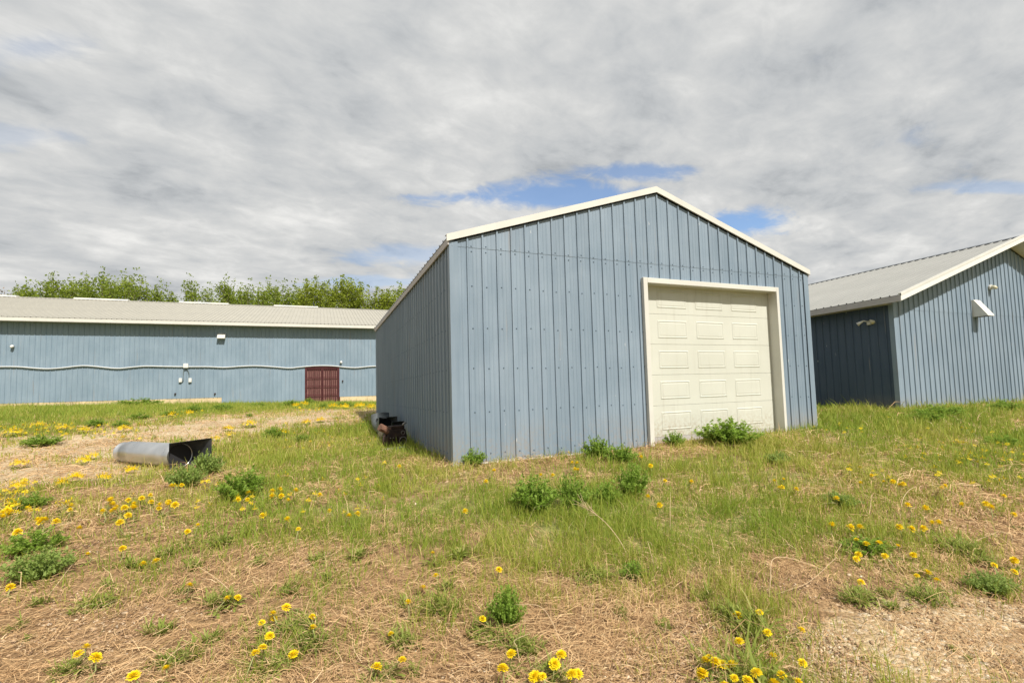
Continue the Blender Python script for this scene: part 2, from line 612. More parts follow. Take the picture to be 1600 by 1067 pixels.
GRASS = mat_leafy('grass_blade', [(0.0, (0.56, 0.46, 0.18)), (0.18, (0.47, 0.45, 0.10)), (0.44, (0.33, 0.385, 0.055)), (0.75, (0.215, 0.315, 0.04)), (1.0, (0.32, 0.41, 0.06))], 0.45)
STRAW = mat_leafy('dry_straw', [(0.0, (0.24, 0.13, 0.058)), (0.3, (0.46, 0.285, 0.14)), (0.7, (0.65, 0.45, 0.24)), (1.0, (0.78, 0.62, 0.38))], 0.15, 0.7)
WEED = mat_leafy('weed_leaf', [(0.0, (0.12, 0.215, 0.024)), (0.45, (0.205, 0.33, 0.04)), (1.0, (0.32, 0.44, 0.075))], 0.5)
WEEDBLUE = mat_leafy('weed_leaf_bluish', [(0.0, (0.14, 0.22, 0.04)), (0.45, (0.24, 0.335, 0.07)), (1.0, (0.34, 0.43, 0.12))], 0.5)
OLIVE = mat_leafy('tuft_leaf', [(0.0, (0.17, 0.19, 0.045)), (0.4, (0.235, 0.29, 0.055)), (0.75, (0.30, 0.355, 0.07)), (1.0, (0.48, 0.42, 0.17))], 0.45)
POPLAR = mat_leafy('poplar_leaf', [(0.0, (0.12, 0.18, 0.02)), (0.5, (0.235, 0.305, 0.032)), (1.0, (0.36, 0.42, 0.075))], 0.5)
WILLOW = mat_leafy('willow_leaf', [(0.0, (0.16, 0.21, 0.02)), (0.5, (0.27, 0.33, 0.03)), (1.0, (0.38, 0.43, 0.07))], 0.45)
TWIG = mat_leafy('bare_twig', [(0.0, (0.16, 0.11, 0.08)), (1.0, (0.26, 0.2, 0.15))], 0.0)
YELLOW = mat_leafy('dandelion_yellow', [(0.0, (0.72, 0.47, 0.006)), (0.5, (0.80, 0.60, 0.008)), (1.0, (0.86, 0.69, 0.02))], 0.2, 0.6)
STEMG = mat_simple('dandelion_stem', (0.26, 0.27, 0.10), 0.6)
PEBBLE = mat_leafy('pebble', [(0.0, (0.13, 0.08, 0.05)), (0.3, (0.30, 0.19, 0.11)), (0.6, (0.45, 0.315, 0.19)), (0.85, (0.58, 0.47, 0.33)), (1.0, (0.76, 0.71, 0.62))], 0.0, 0.75)


def mat_ground():
    m, t, b, out = mat_new('field_ground')
    geo = t.add('ShaderNodeNewGeometry')
    P = geo.outputs['Position']
    ag = t.add('ShaderNodeAttribute')
    ag.attribute_name = 'green'
    av = t.add('ShaderNodeAttribute')
    av.attribute_name = 'gravel'
    n1 = t.noise(P, 1.3, 6, 0.6).outputs[0]
    n2 = t.noise(P, 11, 5, 0.65).outputs[0]
    n3 = t.noise(P, 60, 3, 0.6).outputs[0]
    soil = t.ramp(n2, [(0.28, (0.11, 0.066, 0.032)), (0.5, (0.26, 0.163, 0.082)), (0.72, (0.43, 0.29, 0.15))])
    vo = t.add('ShaderNodeTexVoronoi')
    t.link(P, vo.inputs['Vector'])
    vo.inputs['Scale'].default_value = 48
    gs = t.add('ShaderNodeSeparateColor')
    t.link(vo.outputs['Color'], gs.inputs[0])
    peb = t.ramp(gs.outputs[0], [(0.0, (0.28, 0.20, 0.11)), (0.45, (0.47, 0.36, 0.21)), (0.8, (0.58, 0.47, 0.31)), (1.0, (0.70, 0.63, 0.50))])
    peb = t.mix(t.maprange(n1, 0.35, 0.68, 0.0, 0.45), peb, (0.40, 0.295, 0.17))
    thatch = t.ramp(n2, [(0.3, (0.11, 0.125, 0.035)), (0.55, (0.22, 0.22, 0.07)), (0.75, (0.38, 0.31, 0.14))])
    fv = t.math('ADD', av.outputs['Fac'], t.math('MULTIPLY', t.math('SUBTRACT', n1, 0.5), 1.3))
    fv = t.maprange(t.math('ADD', fv, t.math('MULTIPLY', t.math('SUBTRACT', n2, 0.5), 0.5)), 0.38, 0.62)
    fg = t.math('ADD', ag.outputs['Fac'], t.math('MULTIPLY', t.math('SUBTRACT', n1, 0.5), 0.9))
    fg = t.maprange(t.math('ADD', fg, t.math('MULTIPLY', t.math('SUBTRACT', n2, 0.5), 0.7)), 0.42, 0.82)
    c = t.mix(fv, soil, peb)
    c = t.mix(fg, c, thatch)
    t.link(c, b.inputs['Base Color'])
    b.inputs['Roughness'].default_value = 0.9
    b.inputs['Specular IOR Level'].default_value = 0.15
    h = t.math('ADD', t.math('MULTIPLY', n3, 0.5), t.math('ADD', t.math('MULTIPLY', n2, 1.0), t.math('MULTIPLY', vo.outputs['Distance'], -0.6)))
    bp = t.add('ShaderNodeBump')
    bp.inputs['Strength'].default_value = 0.7
    bp.inputs['Distance'].default_value = 0.03
    t.link(h, bp.inputs['Height'])
    t.link(bp.outputs[0], b.inputs['Normal'])
    return m


# ------------------------------------------------------------------ the ground sheet
def axis_lines(lo, hi, step, far, ratio=1.25):
    mid = list(np.arange(lo, hi + 1e-6, step))
    out, s, x = [], step, hi
    while x < far:
        s *= ratio
        x += s
        out.append(x)
    a, s, x = [], step, lo
    while x > -far:
        s *= ratio
        x -= s
        a.append(x)
    return np.array(a[::-1] + mid + out)


gx = axis_lines(-18, 22, 0.16, 1500)
gy = axis_lines(-1, 37, 0.16, 1500)
GX, GY = np.meshgrid(gx, gy)
GZ = terrain(GX, GY)
nx, ny = len(gx), len(gy)
gverts = np.stack([GX.ravel(), GY.ravel(), GZ.ravel()], 1)
ii = np.arange(nx * ny).reshape(ny, nx)
gq = np.stack([ii[:-1, :-1].ravel(), ii[:-1, 1:].ravel(), ii[1:, 1:].ravel(), ii[1:, :-1].ravel()], 1)
ggreen, ggravel = cover(GX.ravel(), GY.ravel())
outside = (np.abs(GX.ravel()) > 40) | (GY.ravel() > 50) | (GY.ravel() < -10)
ggreen[outside] = 0.8
ggravel[outside] = 0.0
gme = mesh_np('ground', gverts, gq, None, {'green': ggreen, 'gravel': ggravel})
gme.materials.append(mat_ground())
gme.polygons.foreach_set('use_smooth', [True] * len(gme.polygons))
ground = place('ground', gme)
ground['kind'] = 'structure'

# ------------------------------------------------------------------ ribbed steel sheets
SP = 0.22860
RIB = [(0.0, 0.0), (0.006, 0.024), (0.030, 0.024), (0.040, 0.0)]
MINOR = [(0.092, 0.0), (0.097, 0.0035), (0.107, 0.0035), (0.112, 0.0), (0.150, 0.0), (0.155, 0.0035), (0.165, 0.0035), (0.170, 0.0)]


def profile(n_ribs, fine=True, depth=1.0):
    pts = []
    for k in range(n_ribs):
        for (s, h) in RIB + (MINOR if fine else []):
            pts.append((k * SP + s, h * depth))
    pts.append((n_ribs * SP, 0.0))
    pts.append((n_ribs * SP + 0.012, -0.0025))
    return pts


def clip_profile(pts, a, b):
    out = []

    def at(s):
        for (p, q) in zip(pts, pts[1:]):
            if p[0] <= s <= q[0]:
                k = (s - p[0]) / max(1e-9, q[0] - p[0])
                return (s, p[1] + k * (q[1] - p[1]))
        return (s, 0.0)
    out.append(at(a))
    out += [p for p in pts if a + 1e-5 < p[0] < b - 1e-5]
    out.append(at(b))
    return out


_panels = {}


def panel_mesh(name, pts, z0, ztop, mat, key):
    """a sheet in the local x-z plane, ribs towards -y"""
    if key in _panels:
        return _panels[key]
    m = MB()
    n = len(pts)
    vs_ = [(s, -h, z0) for s, h in pts] + [(s, -h, ztop(s)) for s, h in pts]
    fs_ = [(i, i + 1, i + 1 + n, i + n) for i in range(n - 1)]
    m.add(vs_, fs_)
    me = m.mesh(name, mat)
    _panels[key] = me
    return me


FRONT, LEFTW, RIGHTW, BACK = 0.0, -math.pi / 2, math.pi / 2, math.pi


# ------------------------------------------------------------------ the shed
SX0, SY0, SW, SY1 = 1.721, 6.869, 32 * SP, 6.869 + 45 * SP
SZB, SZE, SZR = -1.03, 2.165, 3.36          # bottom of cladding, wall top at the eaves, wall top at the ridge
SPITCH = (SZR - SZE) / (SW / 2)
shed = thing('metal_shed', 'blue ribbed metal shed with low gable and cream overhead garage door', 'shed', (SX0, SY0, -1.0))
DXL, DXR, DZT = 5.085 - SX0, 8.100 - SX0, 1.765   # door opening
LAP = 2.12


def roof_z(s):
    return SZE + SPITCH * min(s, SW - s)


def S(name, me, x, y, z, rotz=0.0, parent=None):
    return place(name, me, parent or shed, (x - SX0, y - SY0, z + 1.0), (0, 0, rotz))


one = profile(1)
for i in range(32):
    a = i * SP
    # lower sheets, cut round the door opening
    segs = [(0.0, SP + 0.012)]
    if a < DXL < a + SP:
        segs = [(0.0, DXL - a), (DXL - a, SP + 0.012)]
    elif a < DXR < a + SP:
        segs = [(0.0, DXR - a), (DXR - a, SP + 0.012)]
    for (p, q) in segs:
        mid = a + (p + q) / 2
        z0 = DZT if DXL < mid < DXR else SZB
        full = (p == 0.0 and q > SP)
        pts = one if full else clip_profile(one, p, q)
        if full:
            me = panel_mesh('wall_panel', pts, z0, lambda s: LAP, BLUE, ('fl', z0))
        else:
            me = panel_mesh('wall_panel', pts, z0, lambda s: LAP, BLUE, ('fl', i, p))
        S('wall_panel', me, SX0 + a, SY0, 0)
    # upper sheets lapped over the lower ones, cut to the roof slope
    me = panel_mesh('wall_panel', one, LAP - 0.012, lambda s, a=a: max(LAP, roof_z(min(SW, a + s))), BLUE, ('fu', i))
    S('wall_panel', me, SX0 + a, SY0 - 0.004, 0)
nside = 45
for i in range(nside):
    me = panel_mesh('wall_panel', one, SZB, lambda s: SZE, BLUE, 'side')
    S('wall_panel', me, SX0, SY0 + (i + 1) * SP, 0, LEFTW)
    S('wall_panel', me, SX0 + SW, SY0 + i * SP, 0, RIGHTW)
four = profile(4, False)
for i in range(8):
    me = panel_mesh('wall_panel', four, SZB, lambda s, i=i: roof_z(min(SW, (i * 4) * SP + s)), BLUE, ('back', i))
    S('wall_panel', me, SX0 + SW - i * 4 * SP, SY1, 0, BACK)
# corner trims
for x, sgn in ((SX0, 1), (SX0 + SW, -1)):
    m = MB()
    m.prism([(x - sgn * 0.026, SY0 - 0.026), (x + sgn * 0.10, SY0 - 0.026), (x + sgn * 0.10, SY0 - 0.022), (x - sgn * 0.022, SY0 - 0.022), (x - sgn * 0.022, SY0 + 0.09), (x - sgn * 0.026, SY0 + 0.09)], 2, SZB, SZE + 0.01)
    o = m.build('corner_trim', BLUE, shed)
    o.location = (-SX0, -SY0, 1.0)


def abs_part(o, root):
    """mesh vertices are world positions: undo the root's offset"""
    o.location = Vector(o.location) - Vector(root.location)
    return o


# roof sheets, thin and ribbed, with a small overhang
def roof_sheets(root, x_edge, x_ridge, y0, y1, z_edge, z_ridge, mat, width=4, name='roof_sheet', lift=0.0):
    run = abs(x_ridge - x_edge)
    slope = math.atan2(z_ridge - z_edge, run)
    length = math.hypot(run, z_ridge - z_edge)
    pts = profile(width, False)
    me = None
    n = int(round((y1 - y0) / (width * SP)))
    sp = (y1 - y0) / n
    sc = sp / (width * SP)
    m = MB()
    k = len(pts)
    vs_ = [(0, s * sc, h) for s, h in pts] + [(length, s * sc, h) for s, h in pts] + [(0, s * sc, h - 0.006) for s, h in pts] + [(length, s * sc, h - 0.006) for s, h in pts]
    fs_ = [(i, i + k, i + 1 + k, i + 1) for i in range(k - 1)] + [(i + 2 * k, i + 1 + 2 * k, i + 1 + 3 * k, i + 3 * k) for i in range(k - 1)] + [(i, i + 1, i + 1 + 2 * k, i + 2 * k) for i in range(k - 1)]
    m.add(vs_, fs_)
    me = m.mesh(name, mat)
    for i in range(n):
        o = place(name, me, root)
        # right-handed on both slopes: the far slope is turned round and starts from the other end
        if x_edge < x_ridge:
            o.matrix_local = Matrix.Translation(Vector((x_edge, y0 + i * sp, z_edge + lift)) - Vector(root.location)) @ Matrix.Rotation(-slope, 4, 'Y')
        else:
            o.matrix_local = Matrix.Translation(Vector((x_edge, y0 + (i + 1) * sp, z_edge + lift)) - Vector(root.location)) @ Matrix.Rotation(math.pi, 4, 'Z') @ Matrix.Rotation(-slope, 4, 'Y')


OVS = 0.055
xr = SX0 + SW / 2
zr_top = SZR + 0.075
zedge = zr_top - SPITCH * (SW / 2 + OVS)
roof_sheets(shed, SX0 - OVS, xr, SY0 - 0.03, SY1 + 0.03, zedge, zr_top, ROOF_DARK)
roof_sheets(shed, SX0 + SW + OVS, xr, SY0 - 0.03, SY1 + 0.03, zedge, zr_top, ROOF_DARK)
m = MB()
m.prism([(xr - 0.12, zr_top - 0.12 * SPITCH + 0.026), (xr, zr_top + 0.030), (xr + 0.12, zr_top - 0.12 * SPITCH + 0.026), (xr + 0.12, zr_top - 0.12 * SPITCH + 0.022), (xr, zr_top + 0.026), (xr - 0.12, zr_top - 0.12 * SPITCH + 0.022)], 1, SY0 - 0.02, SY1 + 0.03)
abs_part(m.build('ridge_cap', ROOF_DARK, shed), shed)
# rake trims along the front and back gables
for yy0, yy1 in ((SY0 - 0.058, SY0 - 0.036), (SY1 + 0.036, SY1 + 0.058)):
    for sgn in (-1, 1):
        xe = xr + sgn * (SW / 2 + OVS + 0.012)
        ze_t = zr_top + 0.045 - SPITCH * (SW / 2 + OVS + 0.012)
        m = MB()
        m.prism([(xr, zr_top + 0.045), (xe, ze_t), (xe, ze_t - 0.103), (xr, zr_top + 0.045 - 0.103)], 1, yy0, yy1)
        # the flange folded back over the roof
        ya, yb = (yy1, yy1 + 0.10) if yy0 < SY0 else (yy0 - 0.10, yy0)
        m.prism([(xr, zr_top + 0.045), (xe, ze_t), (xe, ze_t - 0.005), (xr, zr_top + 0.040)], 1, ya, yb)
        abs_part(m.build('rake_trim', TRIM, shed), shed)
# eave trims
for x0, x1 in ((SX0 - 0.050, SX0 - 0.030), (SX0 + SW + 0.030, SX0 + SW + 0.050)):
    m = MB()
    m.box(x0, x1, SY0 - 0.035, SY1 + 0.03, zedge - 0.105, zedge - 0.008)
    abs_part(m.build('eave_trim', GREYTRIM, shed), shed)
# base strip
m = MB()
m.box(SX0 - 0.03, SX0 + 3.25, SY0 - 0.034, SY0 - 0.028, -1.06, -0.995)
m.box(SX0 - 0.034, SX0 - 0.028, SY0 - 0.034, SY1, -1.06, -0.995)
abs_part(m.build('base_trim', WHITE, shed), shed)
# screws with their washers, too small to pick apart
m = MB()


def screw(x, y, z, nrm):
    r, d = 0.0125, 0.008
    pts = []
    for k in range(6):
        c, s_ = math.cos(k * math.pi / 3) * r, math.sin(k * math.pi / 3) * r
        pts.append((c, s_))
    if nrm == 'y':
        vs_ = [(x + c, y, z + s_) for c, s_ in pts] + [(x + c * .6, y - d, z + s_ * .6) for c, s_ in pts]
    else:
        vs_ = [(x, y - c, z + s_) for c, s_ in pts] + [(x - d, y - c * .6, z + s_ * .6) for c, s_ in pts]
    fs_ = [tuple(range(6, 12))] + [(i, (i + 1) % 6, (i + 1) % 6 + 6, i + 6) for i in range(6)]
    m.add(vs_, fs_)


for zrow in (-0.88, -0.280, 0.336, 0.930, 1.534, 2.06, 2.135):
    for i in range(32):
        s = i * SP + 0.078 + rnd.uniform(-.006, .006)
        if zrow < DZT and DXL - 0.07 < s < DXR + 0.07:
            continue
        if zrow > 2.1 and not 1 <= i <= 30:
            continue
        screw(SX0 + s, SY0 - (0.004 if zrow > LAP else 0.0005), zrow + rnd.uniform(-.012, .012), 'y')
    if zrow < 2.1:
        for i in range(nside):
            screw(SX0 - 0.0005, SY0 + (i + 1) * SP - 0.078, zrow + rnd.uniform(-.012, .012), 'x')
o = abs_part(m.build('screws', SCREW, shed), shed)
o['kind'] = 'stuff'
# dark lining behind the sheets: closes laps and the door reveal
# garage door
DY = SY0 + 0.14
m = MB()
m.box(5.000, 5.085, SY0 - 0.075, DY + 0.03, -1.05, 1.850)
abs_part(m.build('door_jamb', TRIM, shed, bevel=0.006), shed)
m = MB()
m.box(8.100, 8.165, SY0 - 0.075, DY + 0.03, -1.05, 1.850)
abs_part(m.build('door_jamb', TRIM, shed, bevel=0.006), shed)
m = MB()
m.box(5.085, 8.100, SY0 - 0.075, DY + 0.03, 1.760, 1.848)
abs_part(m.build('door_header', TRIM, shed, bevel=0.006), shed)
SEC_H, DW = 0.533, 8.100 - 5.085
for k in range(5):
    z1 = 1.800 - k * SEC_H
    z0 = z1 - SEC_H + 0.003
    m = MB()
    m.box(5.085, 8.100, DY, DY + 0.045, z0, z1)
    sec = abs_part(m.build('door_section', DOORM, shed, bevel=0.004), shed)
    for j in range(3):
        cxp = 5.085 + DW * (0.215 + 0.285 * j)
        hw, hh, zc_ = 0.325, 0.158, (z0 + z1) / 2
        # a stamped panel: sunken moulding, raised field
        m = MB()
        rings = [(hw, hh, -0.0005), (hw - 0.018, hh - 0.018, -0.009), (hw - 0.036, hh - 0.036, -0.002), (hw - 0.054, hh - 0.054, -0.006)]
        vs_ = []
        for (a, b_, y_) in rings:
            vs_ += [(cxp - a, DY + y_, zc_ - b_), (cxp + a, DY + y_, zc_ - b_), (cxp + a, DY + y_, zc_ + b_), (cxp - a, DY + y_, zc_ + b_)]
        fs_ = []
        for q in range(3):
            for e in range(4):
                fs_.append((q * 4 + e, q * 4 + (e + 1) % 4, q * 4 + 4 + (e + 1) % 4, q * 4 + 4 + e))
        fs_.append((12, 13, 14, 15))
        m.add(vs_, fs_)
        o = m.build('raised_panel', DOORM, sec)
        o.location = -Vector(shed.location) - Vector(sec.location)

m = MB()
m.box(5.086, 8.099, DY + 0.004, DY + 0.04, -1.06, 1.800 - 5 * SEC_H + 0.004)
abs_part(m.build('door_seal', GREYTRIM, shed), shed)

# ------------------------------------------------------------------ the building on the right
RX0, RY0, RHW = 14.0, 8.17, 6.40
RZE, RP = 2.105, 0.3367
RZR = RZE + RHW * RP
rbarn = thing('gabled_barn', 'blue gabled metal barn with pale grey roof right of the garage shed', 'barn', (RX0, RY0, -0.9))
RL = 16 * 4 * SP
nsh = int(2 * RHW / (4 * SP))
RW = nsh * 4 * SP
RXR = RX0 + RW / 2
RZR = RZE + RW / 2 * RP
fourf = profile(4, False)
RSEAM = 1.885


def RR(name, me, x, y, z, rotz=0.0):
    return place(name, me, rbarn, (x - RX0, y - RY0, z + 0.9), (0, 0, rotz))


for i in range(nsh):
    a = i * 4 * SP
    me = panel_mesh('wall_panel', fourf, -1.15, lambda s: RSEAM, BLUE, 'rl')
    RR('wall_panel', me, RX0 + a, RY0, 0)
    me = panel_mesh('wall_panel', fourf, RSEAM - 0.012, lambda s, a=a: RZE + RP * max(0.0, min(a + s, RW - a - s)), BLUE, ('ru', i))
    RR('wall_panel', me, RX0 + a, RY0 - 0.005, 0)
    RR('wall_panel', panel_mesh('wall_panel', fourf, -1.15, lambda s, a=a: RZE + RP * max(0.0, min(a + s, RW - a - s)), BLUE, ('rb', i)), RX0 + RW - a, RY0 + RL, 0, BACK)
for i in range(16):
    me = panel_mesh('wall_panel', fourf, -1.15, lambda s: RZE, BLUE_SHADED, 'rs')
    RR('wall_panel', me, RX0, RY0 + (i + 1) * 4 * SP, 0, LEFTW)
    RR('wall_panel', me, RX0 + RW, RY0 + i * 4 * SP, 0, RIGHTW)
m = MB()
m.prism([(RX0 - 0.026, RY0 - 0.026), (RX0 + 0.09, RY0 - 0.026), (RX0 + 0.09, RY0 - 0.022), (RX0 - 0.022, RY0 - 0.022), (RX0 - 0.022, RY0 + 0.10), (RX0 - 0.026, RY0 + 0.10)], 2, -1.15, RZE)
abs_part(m.build('corner_trim', BLUE, rbarn), rbarn)
RO, ROE = 0.47, 0.46                     # overhang at the gable and at the eaves
rzt = RZR + 0.20
rze = rzt - RP * (RW / 2 + ROE)
roof_sheets(rbarn, RX0 - ROE, RXR, RY0 - RO, RY0 + RL + RO, rze, rzt, ROOF_GREY)
roof_sheets(rbarn, RX0 + RW + ROE, RXR, RY0 - RO, RY0 + RL + RO, rze, rzt, ROOF_GREY)
m = MB()
m.prism([(RXR - 0.16, rzt - 0.16 * RP + 0.028), (RXR, rzt + 0.034), (RXR + 0.16, rzt - 0.16 * RP + 0.028), (RXR + 0.16, rzt - 0.16 * RP + 0.024), (RXR, rzt + 0.03), (RXR - 0.16, rzt - 0.16 * RP + 0.024)], 1, RY0 - RO - 0.01, RY0 + RL + RO)
abs_part(m.build('ridge_cap', ROOF_DARK, rbarn), rbarn)
for sgn in (-1, 1):
    xe = RXR + sgn * (RW / 2 + ROE + 0.01)
    zt = rzt - RP * (RW / 2 + ROE + 0.01)
    for yy in (RY0 - RO - 0.025, RY0 + RL + RO):
        m = MB()
        m.prism([(RXR, rzt + 0.028), (xe, zt + 0.028), (xe, zt - 0.155), (RXR, rzt - 0.155)], 1, yy, yy + 0.025)
        abs_part(m.build('rake_fascia', WHITE, rbarn), rbarn)
        # narrow cap flashing on top of the fascia
        m = MB()
        m.prism([(RXR, rzt + 0.048), (xe, zt + 0.048), (xe, zt - 0.022), (RXR, rzt - 0.022)], 1, yy - 0.008, yy + 0.06)
        abs_part(m.build('rake_flashing', TRIM, rbarn), rbarn)
    xa, xb = (xe, xe + 0.025) if sgn < 0 else (xe - 0.025, xe)
    m = MB()
    m.box(xa + 0.003, xb + 0.003, RY0 - RO + 0.002, RY0 + RL + RO, zt - 0.165, zt - 0.010)
    abs_part(m.build('eave_fascia', GREYTRIM, rbarn), rbarn)
    # soffit under the eaves and under the gable overhang
    m = MB()
    xw = RX0 - 0.03 if sgn < 0 else RX0 + RW + 0.03
    lo_, hi_ = min(xw, xe), max(xw, xe)
    m.box(lo_ + 0.03, hi_ - 0.001, RY0 - 0.018, RY0 + RL + RO - 0.004, zt - 0.150, zt - 0.142)
    abs_part(m.build('soffit', GREYTRIM, rbarn), rbarn)
    m = MB()
    m.prism([(RXR, rzt - 0.150), (xe, zt - 0.150), (xe, zt - 0.142), (RXR, rzt - 0.142)], 1, RY0 - RO + 0.002, RY0 - 0.02)
    abs_part(m.build('soffit', TRIM, rbarn), rbarn)
# vent hood on the gable wall
m = MB()
vx, vw, vz1, vz0, vd = 17.72, 0.34, 2.28, 1.77, 0.38
m.add([(vx, RY0 - .01, vz1), (vx + vw, RY0 - .01, vz1), (vx + vw, RY0 - vd, vz0 + .03), (vx, RY0 - vd, vz0 + .03), (vx, RY0 - .01, vz0), (vx + vw, RY0 - .01, vz0), (vx, RY0 - vd, vz0), (vx + vw, RY0 - vd, vz0), (vx, RY0 - .07, vz1), (vx + vw, RY0 - .07, vz1)],
      [(0, 8, 9, 1), (8, 3, 2, 9), (3, 6, 7, 2), (0, 4, 6, 3, 8), (1, 9, 2, 7, 5)])
hood = abs_part(m.build('vent_hood', WHITE, rbarn), rbarn)
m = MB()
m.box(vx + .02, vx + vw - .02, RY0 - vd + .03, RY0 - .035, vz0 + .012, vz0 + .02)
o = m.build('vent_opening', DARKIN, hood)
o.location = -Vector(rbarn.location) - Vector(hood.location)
# little lamp above it
m = MB()
m.tube([(18.78, RY0 - .02, 2.72), (18.78, RY0 - .07, 2.72)], [0.075, 0.075], 12)
lampb = abs_part(m.build('wall_lamp', WHITE, rbarn, smooth=False), rbarn)
m = MB()
m.tube([(18.78, RY0 - .071, 2.72), (18.78, RY0 - .14, 2.70), (18.78, RY0 - .19, 2.66)], [0.055, 0.06, 0.035], 12)
o = m.build('lamp_lens', GLASSY, lampb, smooth=True)
o.location = -Vector(rbarn.location) - Vector(lampb.location)
# twin floodlight on the shaded side wall
fl = Vector((RX0 - 0.03, 8.78, 1.60))
m = MB()
m.box(fl.x - 0.05, fl.x + 0.01, fl.y - 0.05, fl.y + 0.05, fl.z - 0.07, fl.z + 0.04)
flood = abs_part(m.build('floodlight', TRIM, rbarn, bevel=0.01), rbarn)
for dy in (-1, 1):
    m = MB()
    a = fl + Vector((-0.05, dy * 0.02, 0.02))
    b_ = fl + Vector((-0.11, dy * 0.09, 0.05))
    c_ = fl + Vector((-0.15, dy * 0.15, 0.01))
    d_ = fl + Vector((-0.19, dy * 0.215, -0.035))
    m.tube([a, b_, c_ - (c_ - b_) * 0.6, c_, d_], [0.014, 0.018, 0.026, 0.036, 0.056], 12)
    o = m.build('lamp_head', GLASSY if dy < 0 else WHITE, flood, smooth=True)
    o.location = -Vector(rbarn.location) - Vector(flood.location)

# ------------------------------------------------------------------ the long barn behind, on the left
LY = 35.0
LX0, LX1 = -27 * 4 * SP, 11 * 4 * SP
LZT = 4.66
lbarn = thing('long_barn', 'long blue metal barn with tan roof and maroon barred gate', 'barn', (LX0, LY, -0.4))
GX0, GX1, GZ1 = -0.86, 1.10, 1.905


def LB(name, me, x, y, z, rotz=0.0):
    return place(name, me, lbarn, (x - LX0, y - LY, z + 0.4), (0, 0, rotz))


i = 0
x = LX0
while x < LX1 - 0.01:
    x2 = x + 4 * SP
    bottom = 0.135 if x2 < -4.6 else (-0.55 if x < 1.1 else -0.04)
    segs = [(0.0, 4 * SP + 0.012)]
    for gxx in (GX0, GX1):
        if x < gxx < x2:
            segs = [(0.0, gxx - x), (gxx - x, 4 * SP + 0.012)]
    for (p, q) in segs:
        mid = x + (p + q) / 2
        z0 = GZ1 if GX0 < mid < GX1 else bottom
        if mid > GX1:
            z0 = -0.04
        if len(segs) == 1:
            me = panel_mesh('wall_panel', fourf, z0, lambda s: LZT, BLUE_FAR, ('lb', z0))
        else:
            me = panel_mesh('wall_panel', clip_profile(fourf, p, q), z0, lambda s: LZT, BLUE_FAR, ('lb', i, p))
        LB('wall_panel', me, x, LY + (0.004 if i % 2 else 0.0), 0)
    x = x2
    i += 1
LHW, LP = 9.0, 0.275
m = MB()
for xx in (LX0, LX1 - 0.1):
    m = MB()
    m.prism([(LY + 0.02, -0.8), (LY + 2 * LHW, -0.8), (LY + 2 * LHW, LZT), (LY + LHW, LZT + LHW * LP), (LY + 0.02, LZT)], 0, xx, xx + 0.1)
    abs_part(m.build('end_wall', BLUE_FAR, lbarn), lbarn)
m = MB()
m.box(LX0 + 0.1, LX1 - 0.1, LY + 2 * LHW - 0.1, LY + 2 * LHW, -0.8, LZT)
abs_part(m.build('rear_wall', BLUE_FAR, lbarn), lbarn)
# foundation boards under the cladding
xx = LX0
while xx < -5.2:
    x2 = min(xx + 2.44, -5.03)
    m = MB()
    m.box(xx + 0.006, x2 - 0.006, LY + 0.012, LY + 0.05, -0.9, 0.150)
    abs_part(m.build('foundation_board', TANWOOD, lbarn), lbarn)
    xx = x2
xx = 1.18
while xx < LX1:
    m = MB()
    m.box(xx + 0.006, xx + 2.434, LY + 0.012, LY + 0.05, -0.9, -0.025)
    abs_part(m.build('foundation_board', TANWOOD, lbarn), lbarn)
    xx += 2.44
# roof
LO = 0.55
lzr = LZT + LHW * LP + 0.17
lze = lzr - LP * (LHW + LO)
slope = math.atan2(lzr - lze, LHW + LO)
length = math.hypot(lzr - lze, LHW + LO)
ptsr = profile(4, False)
k = len(ptsr)
m = MB()
m.add([(s, 0, h) for s, h in ptsr] + [(s, length, h) for s, h in ptsr] + [(s, 0, h - 0.008) for s, h in ptsr] + [(s, length, h - 0.008) for s, h in ptsr],
      [(i, i + 1, i + 1 + k, i + k) for i in range(k - 1)] + [(i + 2 * k, i + 3 * k, i + 1 + 3 * k, i + 1 + 2 * k) for i in range(k - 1)] + [(i, i + 2 * k, i + 1 + 2 * k, i + 1) for i in range(k - 1)])
mer = m.mesh('roof_sheet', ROOF_TAN)
for i in range(int(round((LX1 - LX0) / (4 * SP)))):
    o = place('roof_sheet', mer, lbarn)
    o.matrix_local = Matrix.Translation(Vector((LX0 + i * 4 * SP, LY - LO, lze)) - Vector(lbarn.location)) @ Matrix.Rotation(slope, 4, 'X')
m = MB()
m.prism([(LY + LHW, lzr), (LY + 2 * LHW + LO, lze), (LY + 2 * LHW + LO, lze - 0.03), (LY + LHW, lzr - 0.03)], 0, LX0, LX1)
abs_part(m.build('rear_roof_slope', ROOF_TAN, lbarn), lbarn)
m = MB()
m.prism([(LY + LHW - 0.2, lzr - 0.2 * LP + 0.03), (LY + LHW, lzr + 0.035), (LY + LHW + 0.2, lzr - 0.2 * LP + 0.03), (LY + LHW + 0.2, lzr - 0.2 * LP + 0.02), (LY + LHW, lzr + 0.025), (LY + LHW - 0.2, lzr - 0.2 * LP + 0.02)], 0, LX0, LX1)
abs_part(m.build('ridge_cap', ROOF_TAN, lbarn), lbarn)
m = MB()
m.box(LX0, LX1, LY - LO - 0.03, LY - LO - 0.004, lze - 0.215, lze - 0.028)
abs_part(m.build('eave_fascia', TRIM, lbarn), lbarn)
m = MB()
m.box(LX0, LX1, LY - LO, LY - 0.03, lze - 0.205, lze - 0.195)
abs_part(m.build('soffit', GREYTRIM, lbarn), lbarn)
